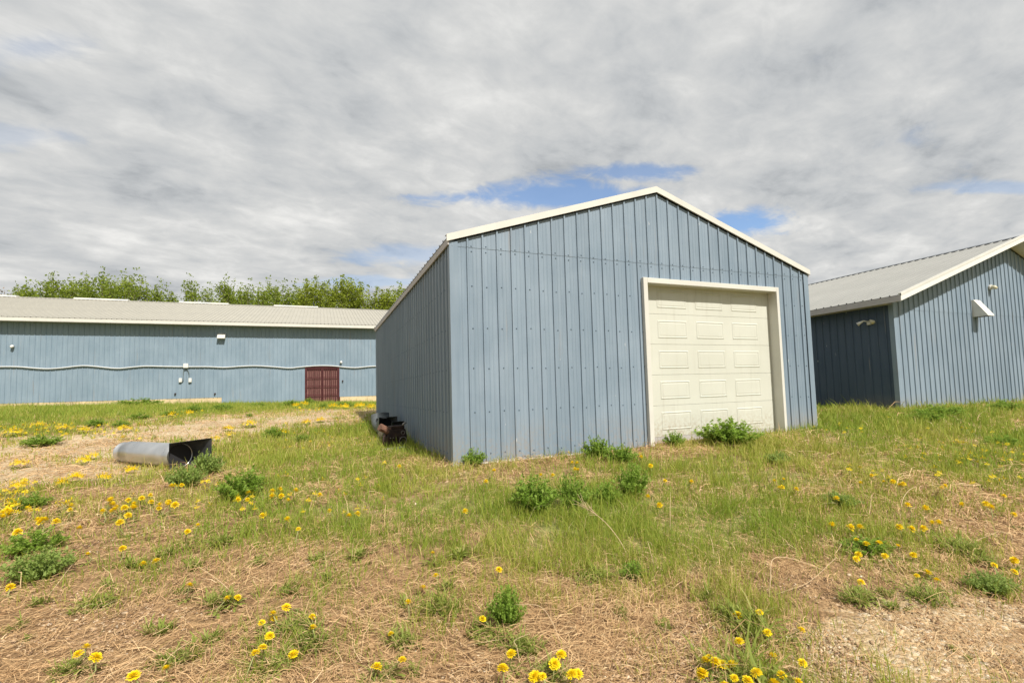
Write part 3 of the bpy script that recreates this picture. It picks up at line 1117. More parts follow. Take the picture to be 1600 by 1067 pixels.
# raised ridge vents
for (p0, p1) in ((-60, 25), (115, 200), (280, 357), (428, 497)):
    a = on_y(p0, 466, LY + LHW - 0.25)[0]
    b_ = on_y(p1, 474, LY + LHW - 0.25)[0]
    if b_ < LX0:
        continue
    m = MB()
    m.prism([(LY + LHW - 0.26, lzr - 0.03), (LY + LHW - 0.26, lzr + 0.07), (LY + LHW, lzr + 0.12), (LY + LHW + 0.26, lzr + 0.07), (LY + LHW + 0.26, lzr - 0.03)], 0, max(a, LX0), b_)
    abs_part(m.build('ridge_vent', WHITE, lbarn), lbarn)
# barred gate in two leaves, boards behind
m = MB()
nb = 12
for k_ in range(nb):
    xa = GX0 + (GX1 - GX0) * k_ / nb
    m = MB()
    m.box(xa + 0.006, xa + (GX1 - GX0) / nb - 0.006, LY + 0.07, LY + 0.10, -0.8, GZ1)
    abs_part(m.build('door_board', MAROON_L, lbarn), lbarn)
for (a, b_, c_, d_) in ((GX0 - 0.05, GX0 + 0.01, -0.7, GZ1 + 0.06), (GX1 - 0.01, GX1 + 0.05, -0.7, GZ1 + 0.06)):
    m = MB()
    m.box(a, b_, LY - 0.05, LY + 0.06, c_, d_)
    abs_part(m.build('gate_post', MAROON, lbarn), lbarn)
m = MB()
m.box(GX0 + 0.011, GX1 - 0.011, LY - 0.045, LY + 0.055, GZ1 - 0.03, GZ1 + 0.055)
abs_part(m.build('gate_lintel', MAROON, lbarn), lbarn)
gm = (GX0 + GX1) / 2
for (a, b_) in ((GX0 + 0.02, gm - 0.01), (gm + 0.01, GX1 - 0.02)):
    zt, zb = GZ1 - 0.04, -0.42
    m = MB()
    m.box(a, a + 0.06, LY - 0.03, LY + 0.01, zb, zt)
    m.box(b_ - 0.06, b_, LY - 0.03, LY + 0.01, zb, zt)
    m.box(a + 0.06, b_ - 0.06, LY - 0.029, LY + 0.009, zt - 0.06, zt)
    m.box(a + 0.06, b_ - 0.06, LY - 0.029, LY + 0.009, zb, zb + 0.06)
    leaf = abs_part(m.build('gate_leaf', MAROON, lbarn), lbarn)

    def gate_piece(mm, nm):
        oo = mm.build(nm, MAROON, leaf)
        oo.location = -Vector(lbarn.location) - Vector(leaf.location)
    for k_ in range(1, 7):
        xb = a + 0.06 + (b_ - a - 0.12) * k_ / 7
        m = MB()
        m.box(xb - 0.024, xb + 0.024, LY - 0.022, LY + 0.002, zb + 0.06, zt - 0.06)
        gate_piece(m, 'gate_bar')
    for zz in (zt - 0.62, zt - 1.18, zt - 1.74):
        m = MB()
        m.box(a + 0.06, b_ - 0.06, LY - 0.036, LY - 0.023, zz - 0.025, zz + 0.025)
        gate_piece(m, 'gate_rail')
# sagging conduit along the wall
cpx = [(-150, 574), (-90, 571), (-40, 575), (0, 573), (30, 573.2), (52, 575), (74, 576.2), (96, 574.8), (115, 572.6), (132, 571.4), (152, 572.8), (182, 575.6), (205, 573.8), (228, 572), (260, 572.6), (290, 573), (325, 573), (350, 574), (378, 572.2), (402, 571.6), (428, 573.2), (452, 575), (470, 573.3), (488, 571.8), (506, 571.2), (524, 572), (540, 573.8), (556, 574.5), (572, 573), (588, 572), (640, 571), (720, 569), (760, 566)]
pts = []
for (a, b_) in cpx:
    p = on_y(a, b_, LY - 0.07)
    if LX0 < p[0] < LX1:
        pts.append(Vector(p))
fine = []
for i in range(len(pts) - 1):
    p0, p1, p2, p3 = pts[max(i - 1, 0)], pts[i], pts[i + 1], pts[min(i + 2, len(pts) - 1)]
    for j in range(4):
        t_ = j / 4
        fine.append(0.5 * ((2 * p1) + (p2 - p0) * t_ + (2 * p0 - 5 * p1 + 4 * p2 - p3) * t_ * t_ + (3 * p1 - p0 - 3 * p2 + p3) * t_ ** 3))
fine.append(pts[-1])
m = MB()
m.tube(fine, 0.036, 8)
abs_part(m.build('conduit', CONDUIT, lbarn, smooth=True), lbarn)
jb = on_y(290.5, 571.5, LY - 0.09)
m = MB()
m.box(jb[0] - 0.12, jb[0] + 0.12, LY - 0.17, LY - 0.02, jb[2] - 0.13, jb[2] + 0.13)
jbo = abs_part(m.build('junction_box', WHITE, lbarn, bevel=0.02), lbarn)
for pxx, sgn in ((282.0, -1), (297.2, 1)):
    ob = on_y(pxx, 594, LY - 0.06)
    m = MB()
    m.box(ob[0] - 0.075, ob[0] + 0.075, LY - 0.12, LY - 0.02, ob[2] - 0.12, ob[2] + 0.12)
    so = abs_part(m.build('socket_box', WHITE, lbarn, bevel=0.015), lbarn)
    xi = ob[0] + (0.13 if sgn < 0 else -0.06)
    m = MB()
    m.tube([(jb[0] + sgn * 0.05, LY - 0.07, jb[2] - 0.12), (jb[0] + sgn * 0.12, LY - 0.06, jb[2] - 0.32), (xi, LY - 0.05, jb[2] - 0.5), (xi, LY - 0.05, ob[2] + 0.0), (xi - 0.03 * (1 if sgn < 0 else -1), LY - 0.05, ob[2] - 0.1)], 0.022, 6)
    abs_part(m.build('drop_cable', CABLE, lbarn, smooth=True), lbarn)
vb = on_y(346, 525.5, LY - 0.1)
m = MB()
m.add([(vb[0] - .2, LY - .01, vb[2] + .2), (vb[0] + .2, LY - .01, vb[2] + .2), (vb[0] + .2, LY - .30, vb[2] - .06), (vb[0] - .2, LY - .30, vb[2] - .06), (vb[0] - .2, LY - .01, vb[2] - .14), (vb[0] + .2, LY - .01, vb[2] - .14), (vb[0] - .2, LY - .30, vb[2] - .14), (vb[0] + .2, LY - .30, vb[2] - .14)],
      [(0, 3, 2, 1), (3, 6, 7, 2), (0, 4, 6, 3), (1, 2, 7, 5), (4, 5, 7, 6)])
abs_part(m.build('vent_hood', WHITE, lbarn), lbarn)
for pxx, pyy, rr in ((19, 541.5, 0.075), (533, 566, 0.075)):
    lb = on_y(pxx, pyy, LY - 0.1)
    m = MB()
    m.tube([(lb[0], LY - 0.02, lb[2] + .02), (lb[0], LY - 0.10, lb[2] + .02), (lb[0], LY - 0.17, lb[2] - 0.02), (lb[0], LY - 0.2, lb[2] - 0.06)], [rr * .8, rr, rr, rr * 0.4], 10)
    abs_part(m.build('wall_lamp', WHITE, lbarn, smooth=True), lbarn)
for pxx, pyy in ((274, 615), (336, 615), (535.5, 595)):
    hb = on_y(pxx, pyy, LY)
    m = MB()
    m.tube([(hb[0], LY - 0.002, hb[2]), (hb[0], LY - 0.06, hb[2]), (hb[0], LY - 0.09, hb[2] - 0.05)], [0.05, 0.045, 0.03], 8)
    abs_part(m.build('pipe_stub', RUST, lbarn), lbarn)

# ------------------------------------------------------------------ trees beyond the long barn
def tree_meshes(seed, H, width, n_leaf, leafmat, leaf=0.30, leaders=3, base=0.25):
    r = np.random.default_rng(seed)
    m = MB()
    trunk = [(0, 0, 0)]
    for k in range(1, 7):
        trunk.append((trunk[-1][0] + r.normal(0, .06), trunk[-1][1] + r.normal(0, .06), H * 0.96 * k / 6))
    m.tube(trunk, [0.15, 0.13, 0.11, 0.085, 0.06, 0.035, 0.012], 6)
    nodes = []
    for k in range(26):
        t_ = r.uniform(base, 0.93)
        i0 = min(5, int(t_ * 6))
        fr = t_ * 6 - i0
        p = np.array(trunk[i0]) * (1 - fr) + np.array(trunk[i0 + 1]) * fr
        env = math.sin(math.pi * min(1.0, (1 - t_) / (1 - base) * 0.75 + 0.12)) * width
        L = env * r.uniform(0.55, 1.15)
        a = r.uniform(0, 2 * math.pi)
        e = p + np.array([math.cos(a) * L, math.sin(a) * L, L * r.uniform(0.7, 1.7)])
        mid = (p + e) / 2 + np.array([math.cos(a), math.sin(a), -0.4]) * L * 0.12
        m.tube([p, mid, e], [0.045, 0.03, 0.01], 4, False)
        for q in np.linspace(0.35, 1.05, 7):
            c = (1 - q) ** 2 * p + 2 * q * (1 - q) * mid + q * q * e
            nodes.append(np.append(c, 0.16 + 0.30 * (1 - abs(q - .5))))
    for k in range(leaders):
        t0 = r.uniform(0.55, 0.8)
        a = r.uniform(0, 2 * math.pi)
        p = np.array([math.cos(a) * .2, math.sin(a) * .2, H * t0])
        e = np.array([math.cos(a) * width * .7, math.sin(a) * width * .7, H * r.uniform(0.86, 1.0)])
        m.tube([p, (p + e) / 2, e], [0.05, 0.03, 0.008], 4, False)
        for q in np.linspace(0.1, 1.0, 9):
            nodes.append(np.append(p * (1 - q) + e * q, 0.30 - 0.16 * q))
    for k in range(10):
        q = k / 9
        nodes.append(np.append(np.array([0, 0, H * (0.62 + 0.39 * q)]), 0.36 - 0.2 * q))
    nodes = np.array(nodes)
    idx = r.integers(0, len(nodes), n_leaf)
    ctr = nodes[idx, :3] + r.normal(0, 1, (n_leaf, 3)) * nodes[idx, 3:4]
    sz = leaf * r.uniform(0.5, 1.1, n_leaf)
    u = r.normal(0, 1, (n_leaf, 3))
    u /= np.linalg.norm(u, axis=1, keepdims=True)
    v = np.cross(u, r.normal(0, 1, (n_leaf, 3)))
    v /= np.linalg.norm(v, axis=1, keepdims=True)
    P = np.stack([ctr - u * sz[:, None] * .5, ctr + v * sz[:, None] * .32, ctr + u * sz[:, None] * .55, ctr - v * sz[:, None] * .32], 1).reshape(-1, 3)
    q = np.arange(n_leaf * 4).reshape(-1, 4)
    t = np.repeat(np.clip(r.normal(0.5, 0.22, n_leaf), 0, 1), 4)
    crown = mesh_np('crown', P, q, None, {'t': t})
    crown.materials.append(leafmat)
    return m.mesh('trunk', BARK), crown


POP = [tree_meshes(100 + k, 14, 0.80, 2300, POPLAR, 0.28, 3, 0.2) for k in range(6)]
WIL = [tree_meshes(200 + k, 14, 1.4, 4200, WILLOW, 0.25, 6, 0.12) for k in range(3)]
BARE = [tree_meshes(300, 14, 1.6, 420, TWIG, 0.30, 5, 0.3)]


def tree_at(px, py, Y, kind, label, group):
    p = on_y(px, py - 1, Y)
    g = float(terrain(p[0], Y))
    H = p[2] - g
    tr, cr = kind[rnd.randrange(len(kind))]
    t = thing('poplar_tree' if kind is POP else ('willow_tree' if kind is WIL else 'bare_tree'), label, 'tree', (p[0], Y, g), rnd.uniform(0, 6.28), group)
    s = H / 14.0
    t.scale = (s * rnd.uniform(.9, 1.15),) * 2 + (s,)
    place('trunk', tr, t)
    place('crown', cr, t)
    return t


tops = [(28, 447), (42, 440), (58, 446), (74, 436), (86, 431), (100, 445), (113, 436), (124, 444), (133, 431), (146, 442), (160, 422), (168, 434), (180, 438), (194, 428), (204, 440), (213, 425), (226, 444),
        (250, 440), (262, 448), (296, 434), (308, 450), (327, 447), (352, 432), (363, 440), (377, 446), (391, 441), (406, 446), (420, 438), (433, 444), (446, 443), (462, 442)]
ONES = ['', 'first', 'second', 'third', 'fourth', 'fifth', 'sixth', 'seventh', 'eighth', 'ninth', 'tenth', 'eleventh', 'twelfth', 'thirteenth', 'fourteenth', 'fifteenth', 'sixteenth', 'seventeenth', 'eighteenth', 'nineteenth']
TENS = ['', '', ('twentieth', 'twenty'), ('thirtieth', 'thirty'), ('fortieth', 'forty'), ('fiftieth', 'fifty'), ('sixtieth', 'sixty'), ('seventieth', 'seventy'), ('eightieth', 'eighty'), ('ninetieth', 'ninety')]


def ordinal(k):
    k += 1
    if k < 20:
        return ONES[k]
    return TENS[k // 10][0] if k % 10 == 0 else TENS[k // 10][1] + '-' + ONES[k % 10]


words = [ordinal(k) for k in range(60)]
for k, (a, b_) in enumerate(tops):
    tree_at(a, b_, 62 + (k * 37 % 11) * 0.5, POP, words[k] + ' slim poplar crown from the left above the tan barn roof', 'poplars behind the long barn')
wtops = [(478, 440), (492, 437), (507, 447), (522, 439), (536, 434), (549, 440), (562, 451), (576, 449), (590, 455), (604, 456), (617, 457), (640, 458), (668, 460)]
for k, (a, b_) in enumerate(wtops):
    lab = (words[k] + ' bright green willow crown counted rightward from the poplars behind the barn') if k < 11 else ('bright green willow just behind the blue shed eave' if k == 11 else 'last bright green willow, tucked behind the blue shed roof')
    tree_at(a, b_, 60 + (k * 29 % 7) * 0.6, WIL, lab, 'willows behind the long barn')
tree_at(625, 444, 64, POP, 'lone slim poplar tip standing out above the shed eave line', 'poplars behind the long barn')
tree_at(3, 447, 72, BARE, 'brownish bare tree at the left edge above the barn roof', None)
# a second rank fills the gaps low down, as one sees between the nearer crowns
for k, a in enumerate([110, 139, 172, 205, 345, 362, 378, 395, 412, 428, 445, 461, 476]):
    tree_at(a + rnd.uniform(-3, 3), 459 + a * 0.014 + rnd.uniform(-4, 4), 74 + rnd.uniform(-2, 2), POP if a < 330 else WIL, ordinal(k) + ' low tree from the left in the rear rank behind the poplars', 'rear rank of trees behind the long barn')

# ------------------------------------------------------------------ lost things on the ground
def ring(c, ax, r_, n, squash=1.0):
    ax = Vector(ax).normalized()
    a = ax.cross(Vector((0, 0, 1))).normalized()
    b = a.cross(ax)
    return [Vector(c) + a * math.cos(2 * math.pi * k / n) * r_ + b * math.sin(2 * math.pi * k / n) * r_ * squash for k in range(n)]


def skin(m, rings, close=True):
    n = len(rings[0])
    vs_ = [v for rg in rings for v in rg]
    fs_ = []
    for i in range(len(rings) - 1):
        for k in range(n):
            fs_.append((i * n + k, i * n + (k + 1) % n, (i + 1) * n + (k + 1) % n, (i + 1) * n + k))
    m.add(vs_, fs_)


def solidify(o, t):
    md = o.modifiers.new('sheet', 'SOLIDIFY')
    md.thickness = t
    md.offset = -1
    return o


def to_square(c, ax, half, n):
    """n points round a square across ax, lined up with ring()"""
    ax = Vector(ax).normalized()
    a = ax.cross(Vector((0, 0, 1))).normalized()
    b = a.cross(ax)
    out = []
    for k in range(n):
        u, v = math.cos(2 * math.pi * k / n), math.sin(2 * math.pi * k / n)
        s = half / max(abs(u), abs(v))
        out.append(Vector(c) + a * u * s + b * v * s)
    return out


# the duct lying in the gravel on the left
a0 = ground_px(203, 723)
a1 = ground_px(281, 730)
r_ = 0.185
A = Vector((a0[0], a0[1], a0[2] + r_ * 0.98))
B = Vector((a1[0], a1[1], a1[2] + r_ * 1.02))
ax = (B - A).normalized()
Lt = (B - A).length
duct = thing('metal_duct', 'galvanised round duct with square flared end lying on the gravel', 'duct', (A.x, A.y, a0[2]))
N = 32
m = MB()
skin(m, [ring(A + ax * t_ * Lt, ax, r_ * (1.0 if 0.03 < t_ < 0.97 else 1.0), N) for t_ in np.linspace(0, 1, 6)])
abs_part(solidify(m.build('round_tube', GALV, duct, smooth=True), 0.003), duct)
m = MB()
skin(m, [ring(A - ax * 0.0, ax, r_ * 1.0, N), ring(A - ax * 0.03, ax, r_ * 0.93, N), ring(A - ax * 0.05, ax, r_ * 0.82, N), ring(A - ax * 0.06, ax, r_ * 0.80, N), ring(A - ax * 0.17, ax, r_ * 0.86, N), ring(A - ax * 0.175, ax, r_ * 0.92, N), ring(A - ax * 0.19, ax, r_ * 0.92, N)])
abs_part(solidify(m.build('collar', GALV, duct, smooth=True), 0.003), duct)
away = Vector((-ax.y, ax.x, 0)).normalized()      # the side turned away from the camera
if away.y < 0:
    away = -away


def boot_ring(t_):
    """round at the tube, square at the mouth; the mouth is cut askew, its far wall the longer"""
    out = []
    for p, q in zip(ring(B, ax, r_ * 1.005, N), to_square(B, ax, 0.215, N)):
        v = p * (1 - t_) + q * t_
        far = ((v - B).dot(away) / 0.215 + 1) / 2
        out.append(v + ax * t_ * (0.10 + 0.36 * far) + Vector((0, 0, 0.05 * far * t_)))
    return out


m = MB()
skin(m, [boot_ring(t_) for t_ in (0, .12, .35, .6, .85, 1.0)])
abs_part(solidify(m.build('flared_end', GALV_SHADED, duct), 0.003), duct)
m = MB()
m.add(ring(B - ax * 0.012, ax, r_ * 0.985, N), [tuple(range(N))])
abs_part(m.build('mouth_shade_disc', DARKIN, duct), duct)  # black disc added to paint the shade inside the tube, no real damper
for t_ in (0.02, 0.98):
    m = MB()
    skin(m, [ring(A + ax * (t_ * Lt - .01), ax, r_ * 1.002, N), ring(A + ax * t_ * Lt, ax, r_ * 1.025, N), ring(A + ax * (t_ * Lt + .01), ax, r_ * 1.002, N)])
    abs_part(m.build('bead', GALV, duct, smooth=True), duct)

# elbow duct leaning beside the shed wall
e0 = ground_px(592, 684)
E0 = Vector((e0[0], e0[1], e0[2]))
elb = thing('metal_duct', 'grey elbow duct with square black opening beside the shed side wall', 'duct', E0)
m = MB()
fx = Vector((0.30, -0.95, 0)).normalized()
rr_ = 0.20
cen = E0 + Vector((0.10, 0.02, 0.25))
rings = [to_square(cen + fx * 0.26, fx, 0.215, N), to_square(cen + fx * 0.20, fx, 0.205, N)]
rings += [[p * (1 - t_) + q * t_ for p, q in zip(to_square(cen + fx * (0.20 - 0.16 * t_), fx, 0.205, N), ring(cen + fx * (0.20 - 0.16 * t_), fx, rr_, N))] for t_ in (0.5, 1.0)]
skin(m, rings)
abs_part(solidify(m.build('square_boot', GALV_D, elb), 0.003), elb)
m = MB()
prev = None
rings = []
for k in range(9):
    an = math.radians(80) * k / 8
    d = (-fx * math.cos(an) + Vector((0.1, 0.1, 1)).normalized() * math.sin(an)).normalized()
    c = cen + fx * 0.04 if prev is None else prev + d * 0.052
    prev = c
    side = fx.cross(Vector((0, 0, 1))).normalized()
    b = side.cross(d).normalized()
    rings.append([c + side * math.cos(2 * math.pi * q / N) * rr_ * (1.02 if k % 2 else 1.0) + b * math.sin(2 * math.pi * q / N) * rr_ * (1.02 if k % 2 else 1.0) for q in range(N)])
skin(m, rings)
abs_part(solidify(m.build('elbow', GALV_D, elb), 0.003), elb)
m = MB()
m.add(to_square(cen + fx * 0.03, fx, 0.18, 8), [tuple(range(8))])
abs_part(m.build('opening_shade_plate', DARKIN, elb), elb)  # black plate stands in for the shade inside the elbow

# second boot behind it, against the wall
s0 = ground_px(618, 686)
bt = thing('sheet_metal_boot', 'small dark sheet metal box between elbow duct and shed wall', 'duct', (s0[0] + 0.10, s0[1] + 0.30, s0[2]))
m = MB()
b0 = Vector(bt.location)
m.add(to_square(b0 + Vector((0, -.16, .22)), (0, -1, 0), .155, 8) + to_square(b0 + Vector((0, .16, .20)), (0, -1, 0), .13, 8), [(k, (k + 1) % 8, (k + 1) % 8 + 8, k + 8) for k in range(8)] + [tuple(range(8, 16))])
abs_part(solidify(m.build('casing', GALV_D, bt), 0.004), bt)
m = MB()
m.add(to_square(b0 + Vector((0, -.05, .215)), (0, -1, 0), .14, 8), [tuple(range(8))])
abs_part(m.build('inner_shade_plate', DARKIN, bt), bt)  # black sheet paints the box's inner shade
m = MB()
m.box(b0.x - .09, b0.x + .09, b0.y - .12, b0.y + .12, b0.z - .03, b0.z + .085)
abs_part(m.build('foot', RUST, bt), bt)

# rusty engine beside the wall
g0 = ground_px(617, 699)
en = thing('engine_block', 'dark rusty engine block on the grass against the shed side wall', 'engine', (g0[0] + 0.02, g0[1] + 0.14, g0[2]))
en.rotation_euler = (0, 0, math.radians(12))


def EP(m, name, mat, smooth=False, bevel=0.0):
    return m.build(name, mat, en, smooth=smooth, bevel=bevel)


m = MB()
m.add([(-.17, -.13, .0), (.17, -.13, .0), (.17, .15, .0), (-.17, .15, .0), (-.19, -.15, .20), (.19, -.15, .20), (.19, .17, .20), (-.19, .17, .20), (-.15, -.12, .34), (.17, -.12, .34), (.17, .14, .34), (-.15, .14, .34)],
      [(3, 2, 1, 0), (0, 1, 5, 4), (1, 2, 6, 5), (2, 3, 7, 6), (3, 0, 4, 7), (4, 5, 9, 8), (5, 6, 10, 9), (6, 7, 11, 10), (7, 4, 8, 11), (8, 9, 10, 11)])
EP(m, 'crankcase', RUST, bevel=0.015)
m = MB()
m.box(-.10, .16, -.10, .12, .341, .40)
EP(m, 'cylinder_head', RUST, bevel=0.012)
for cx_, cz_, cr_, mt in ((.10, .12, .070, IRON), (-.02, .16, .052, RUST), (.10, .27, .035, IRON)):
    m = MB()
    pts = [(cx_ + math.cos(t_) * cr_, -.165, cz_ + math.sin(t_) * cr_) for t_ in np.linspace(0, 2 * math.pi, 17)]
    m.tube(pts, cr_ * 0.13, 6, False)
    EP(m, 'pulley_ring', mt, smooth=True)
m = MB()
m.tube([(-.19, -.05, .24), (-.24, -.08, .22), (-.26, -.10, .12), (-.22, -.12, .04)], .022, 8)
EP(m, 'intake_pipe', RUST, smooth=True)
m = MB()
m.tube([(.12, -.1, .405), (.14, -.12, .44), (.18, -.11, .45)], .02, 8)
EP(m, 'filler_neck', IRON, smooth=True)
for k in range(6):
    m = MB()
    m.tube([(-.14 + .055 * k, -.152, .185), (-.14 + .055 * k, -.166, .185)], .011, 6)
    EP(m, 'bolt', IRON)


def log_piece(name, label, c, d, L, rad, mat, seed):
    r = random.Random(seed)
    m = MB()
    d = Vector(d).normalized()
    n = 14
    off = [r.uniform(.82, 1.12) for _ in range(n)]
    a = d.orthogonal().normalized()
    b = d.cross(a)
    rings = []
    for t_ in np.linspace(-.5, .5, 6):
        rings.append([Vector(c) + d * L * t_ + (a * math.cos(2 * math.pi * k / n) + b * math.sin(2 * math.pi * k / n)) * rad * off[k] * (1 + r.uniform(-.06, .06)) for k in range(n)])
    skin(m, rings)
    m.f += [tuple(range(n - 1, -1, -1)), tuple(range(5 * n, 6 * n))]
    o = m.build(name, mat, smooth=False)
    return tag(o, label, 'log')


ec = Vector(en.location)
log_piece('split_log', 'short reddish log leaning on top of the rusty engine', ec + Vector((-.17, -.10, .335)), (0.75, 0.30, -0.42), 0.30, .07, BARK_RED, 4)
st = ground_px(597, 688)
log_piece('wood_block', 'pale weathered wood block on the grass before the elbow duct', (st[0] + .02, st[1] + .05, st[2] + .085), (0.25, 0.1, 1), 0.20, .095, WOODGREY, 5)
sl = ground_px(615, 704)
m = MB()
sr = random.Random(8)
pl = [(math.cos(t_) * .24 * sr.uniform(.85, 1.1), math.sin(t_) * .10 * sr.uniform(.85, 1.1)) for t_ in np.linspace(0, 2 * math.pi, 12)[:-1]]
m.prism(pl, 2, -.02, .035)
o = m.build('stone_slab', SLAB, None, (sl[0], sl[1] - .02, sl[2] + .015), bevel=0.008)
o.rotation_euler = (0.05, -0.06, 0.2)
o['kind'] = 'thing'
tag(o, 'flat grey stone slab in the grass before the rusty engine', 'stone')

# ------------------------------------------------------------------ blades, straw and pebbles: real geometry in a few masses
def sample_ground(n, rmin, rmax, power, amin=-62, amax=62):
    """points scattered around the place in front of the buildings, thinner with distance"""
    u = rng.random(n)
    k = 2.0 - power
    rr = (rmin ** k + u * (rmax ** k - rmin ** k)) ** (1 / k)
    a = YAW + np.radians(rng.uniform(amin, amax, n))
    x, y = np.sin(a) * rr, np.cos(a) * rr
    inside = (x > SX0 - 0.02) & (x < SX0 + SW + .02) & (y > SY0 - 0.03) & (y < SY1)
    inside |= (x > RX0 - 0.02) & (y > RY0 - 0.03)
    inside |= (y > LY - 0.05)
    ok = ~inside
    return x[ok], y[ok], rr[ok]


def make_blades(x, y, h, wd, lean, az, mid=0.55):
    """tapered bent blades, five points each"""
    z = terrain(x, y) - 0.008
    n = len(x)
    dx, dy = np.cos(az), np.sin(az)
    f = rng.uniform(0, 2 * np.pi, n)
    wx, wy = np.cos(f) * wd * .5, np.sin(f) * wd * .5
    mx, my, mz = x + dx * lean * h * .32, y + dy * lean * h * .32, z + h * mid
    tx, ty, tz = x + dx * lean * h, y + dy * lean * h, z + h * np.sqrt(np.clip(1 - (lean * .75) ** 2, .12, 1))
    P = np.empty((n, 5, 3), np.float32)
    P[:, 0] = np.stack([x - wx, y - wy, z], 1)
    P[:, 1] = np.stack([x + wx, y + wy, z], 1)
    P[:, 2] = np.stack([mx + wx * .75, my + wy * .75, mz], 1)
    P[:, 3] = np.stack([mx - wx * .75, my - wy * .75, mz], 1)
    P[:, 4] = np.stack([tx, ty, tz], 1)
    i = np.arange(n)[:, None] * 5
    return P.reshape(-1, 3), i + np.array([0, 1, 2, 3]), i + np.array([3, 2, 4])


# green grass
x, y, r = sample_ground(1250000, 1.5, 34, 1.4)
g, v = cover(x, y)
clump = fbm(x * 1.7, y * 1.7, 21, 3)
tuft = fbm(x * 7.0, y * 7.0, 33, 2)
dens = np.clip((g - 0.02) * 1.25 + (clump - 0.5) * 1.5, 0, 1) ** 1.1 * np.clip((tuft - 0.28) * 3.2, 0.02, 1)
keep = rng.random(len(x)) < dens * 0.9
x, y, r, g, clump = x[keep], y[keep], r[keep], g[keep], clump[keep]
n = len(x)
h = rng.gamma(4.2, 0.0245, n) * (0.55 + 0.75 * g) * (0.8 + 0.9 * np.clip(clump - .4, 0, 1)) * np.clip(1.0 + (r - 4) * .02, 1, 1.25)
wd = rng.uniform(0.0032, 0.0062, n) * np.clip(r / 4.5, 0.85, 3.2)
lean = np.clip(rng.normal(0.45, 0.28, n), 0, 1.2)
P, q, t_ = make_blades(x, y, h, wd, lean, rng.uniform(0, 2 * np.pi, n))
tone = np.clip(rng.normal(0.50, 0.2, n) + (fbm(x * .6, y * .6, 5, 3) - .5) * .9 - 0.18 * (1 - g), 0, 1)
me = mesh_np('grass', P, q, t_, {'t': np.repeat(tone, 5)})
me.materials.append(GRASS)
o = place('grass', me)
o['kind'] = 'stuff'
tag(o, 'short green spring grass growing in patches over the yard', 'grass')
print('grass', n)

# dead straw: bent strands lying in drifts
x, y, r = sample_ground(400000, 1.4, 22, 1.5)
g, v = cover(x, y)
mat_ = fbm(x * 1.3, y * 1.3, 61, 3)
dens = np.clip(1.05 - 0.85 * g - 0.62 * v + (mat_ - 0.5) * 1.9, 0.03, 1)
keep = rng.random(len(x)) < dens * 0.62
x, y, r = x[keep], y[keep], r[keep]
n = len(x)
flow = fbm(x * 0.45, y * 0.45, 71, 2) * 6.0 + rng.normal(0, 0.75, n)
L = rng.gamma(2.6, 0.038, n) * np.clip(r / 5, 1, 1.8)
wd = rng.uniform(0.0012, 0.0032, n) * np.clip(r / 4.0, 0.85, 3.2)
bend = rng.normal(0, 0.45, n)
lift = np.abs(rng.normal(0, 0.022, n)) + 0.004
arch = np.abs(rng.normal(0, 0.11, n)) * L
SEG = 4
P = np.empty((n, SEG, 2, 3), np.float32)
cx_, cy_ = x.copy(), y.copy()
for k in range(SEG):
    a = flow + bend * (k - 1.5)
    fr = k / (SEG - 1)
    zz = terrain(cx_, cy_) + lift + arch * 4 * fr * (1 - fr)
    nx_, ny_ = -np.sin(a) * wd * .5, np.cos(a) * wd * .5
    tw = rng.normal(0, .25, n) * wd
    P[:, k, 0] = np.stack([cx_ + nx_, cy_ + ny_, zz + tw], 1)
    P[:, k, 1] = np.stack([cx_ - nx_, cy_ - ny_, zz - tw], 1)
    cx_ += np.cos(a) * L / (SEG - 1)
    cy_ += np.sin(a) * L / (SEG - 1)
i = np.arange(n)[:, None] * (SEG * 2)
q = np.concatenate([i + np.array([2 * k, 2 * k + 1, 2 * k + 3, 2 * k + 2]) for k in range(SEG - 1)])
tone = np.clip(rng.normal(0.45, 0.22, n) + (mat_[keep] - .5) * .4, 0, 1)
me = mesh_np('dry_straw', P.reshape(-1, 3), q, None, {'t': np.repeat(tone, SEG * 2)})
me.materials.append(STRAW)
o = place('dry_straw', me)
o['kind'] = 'stuff'
tag(o, 'dead tan straw matted over the bare ground of the yard', 'straw')
print('straw', n)

# standing dead stems among the green
x, y, r = sample_ground(60000, 1.6, 26, 1.4)
g, v = cover(x, y)
dens = np.clip(g * 1.1 - 0.1, 0.04, 1) * np.clip((fbm(x * 2.2, y * 2.2, 81, 3) - .42) * 4, 0, 1)
keep = rng.random(len(x)) < dens * 0.5
x, y, r = x[keep], y[keep], r[keep]
n = len(x)
P, q, t_ = make_blades(x, y, rng.gamma(5, 0.028, n), rng.uniform(0.002, 0.004, n) * np.clip(r / 4.0, 0.9, 3.2), np.clip(rng.normal(0.6, 0.3, n), 0, 1.25), rng.uniform(0, 2 * np.pi, n))
me = mesh_np('dead_stems', P, q, t_, {'t': np.repeat(np.clip(rng.normal(.6, .25, n), 0, 1), 5)})
me.materials.append(STRAW)
o = place('dead_stems', me)
o['kind'] = 'stuff'
tag(o, 'thin dead upright stems mixed into the green grass', 'straw')

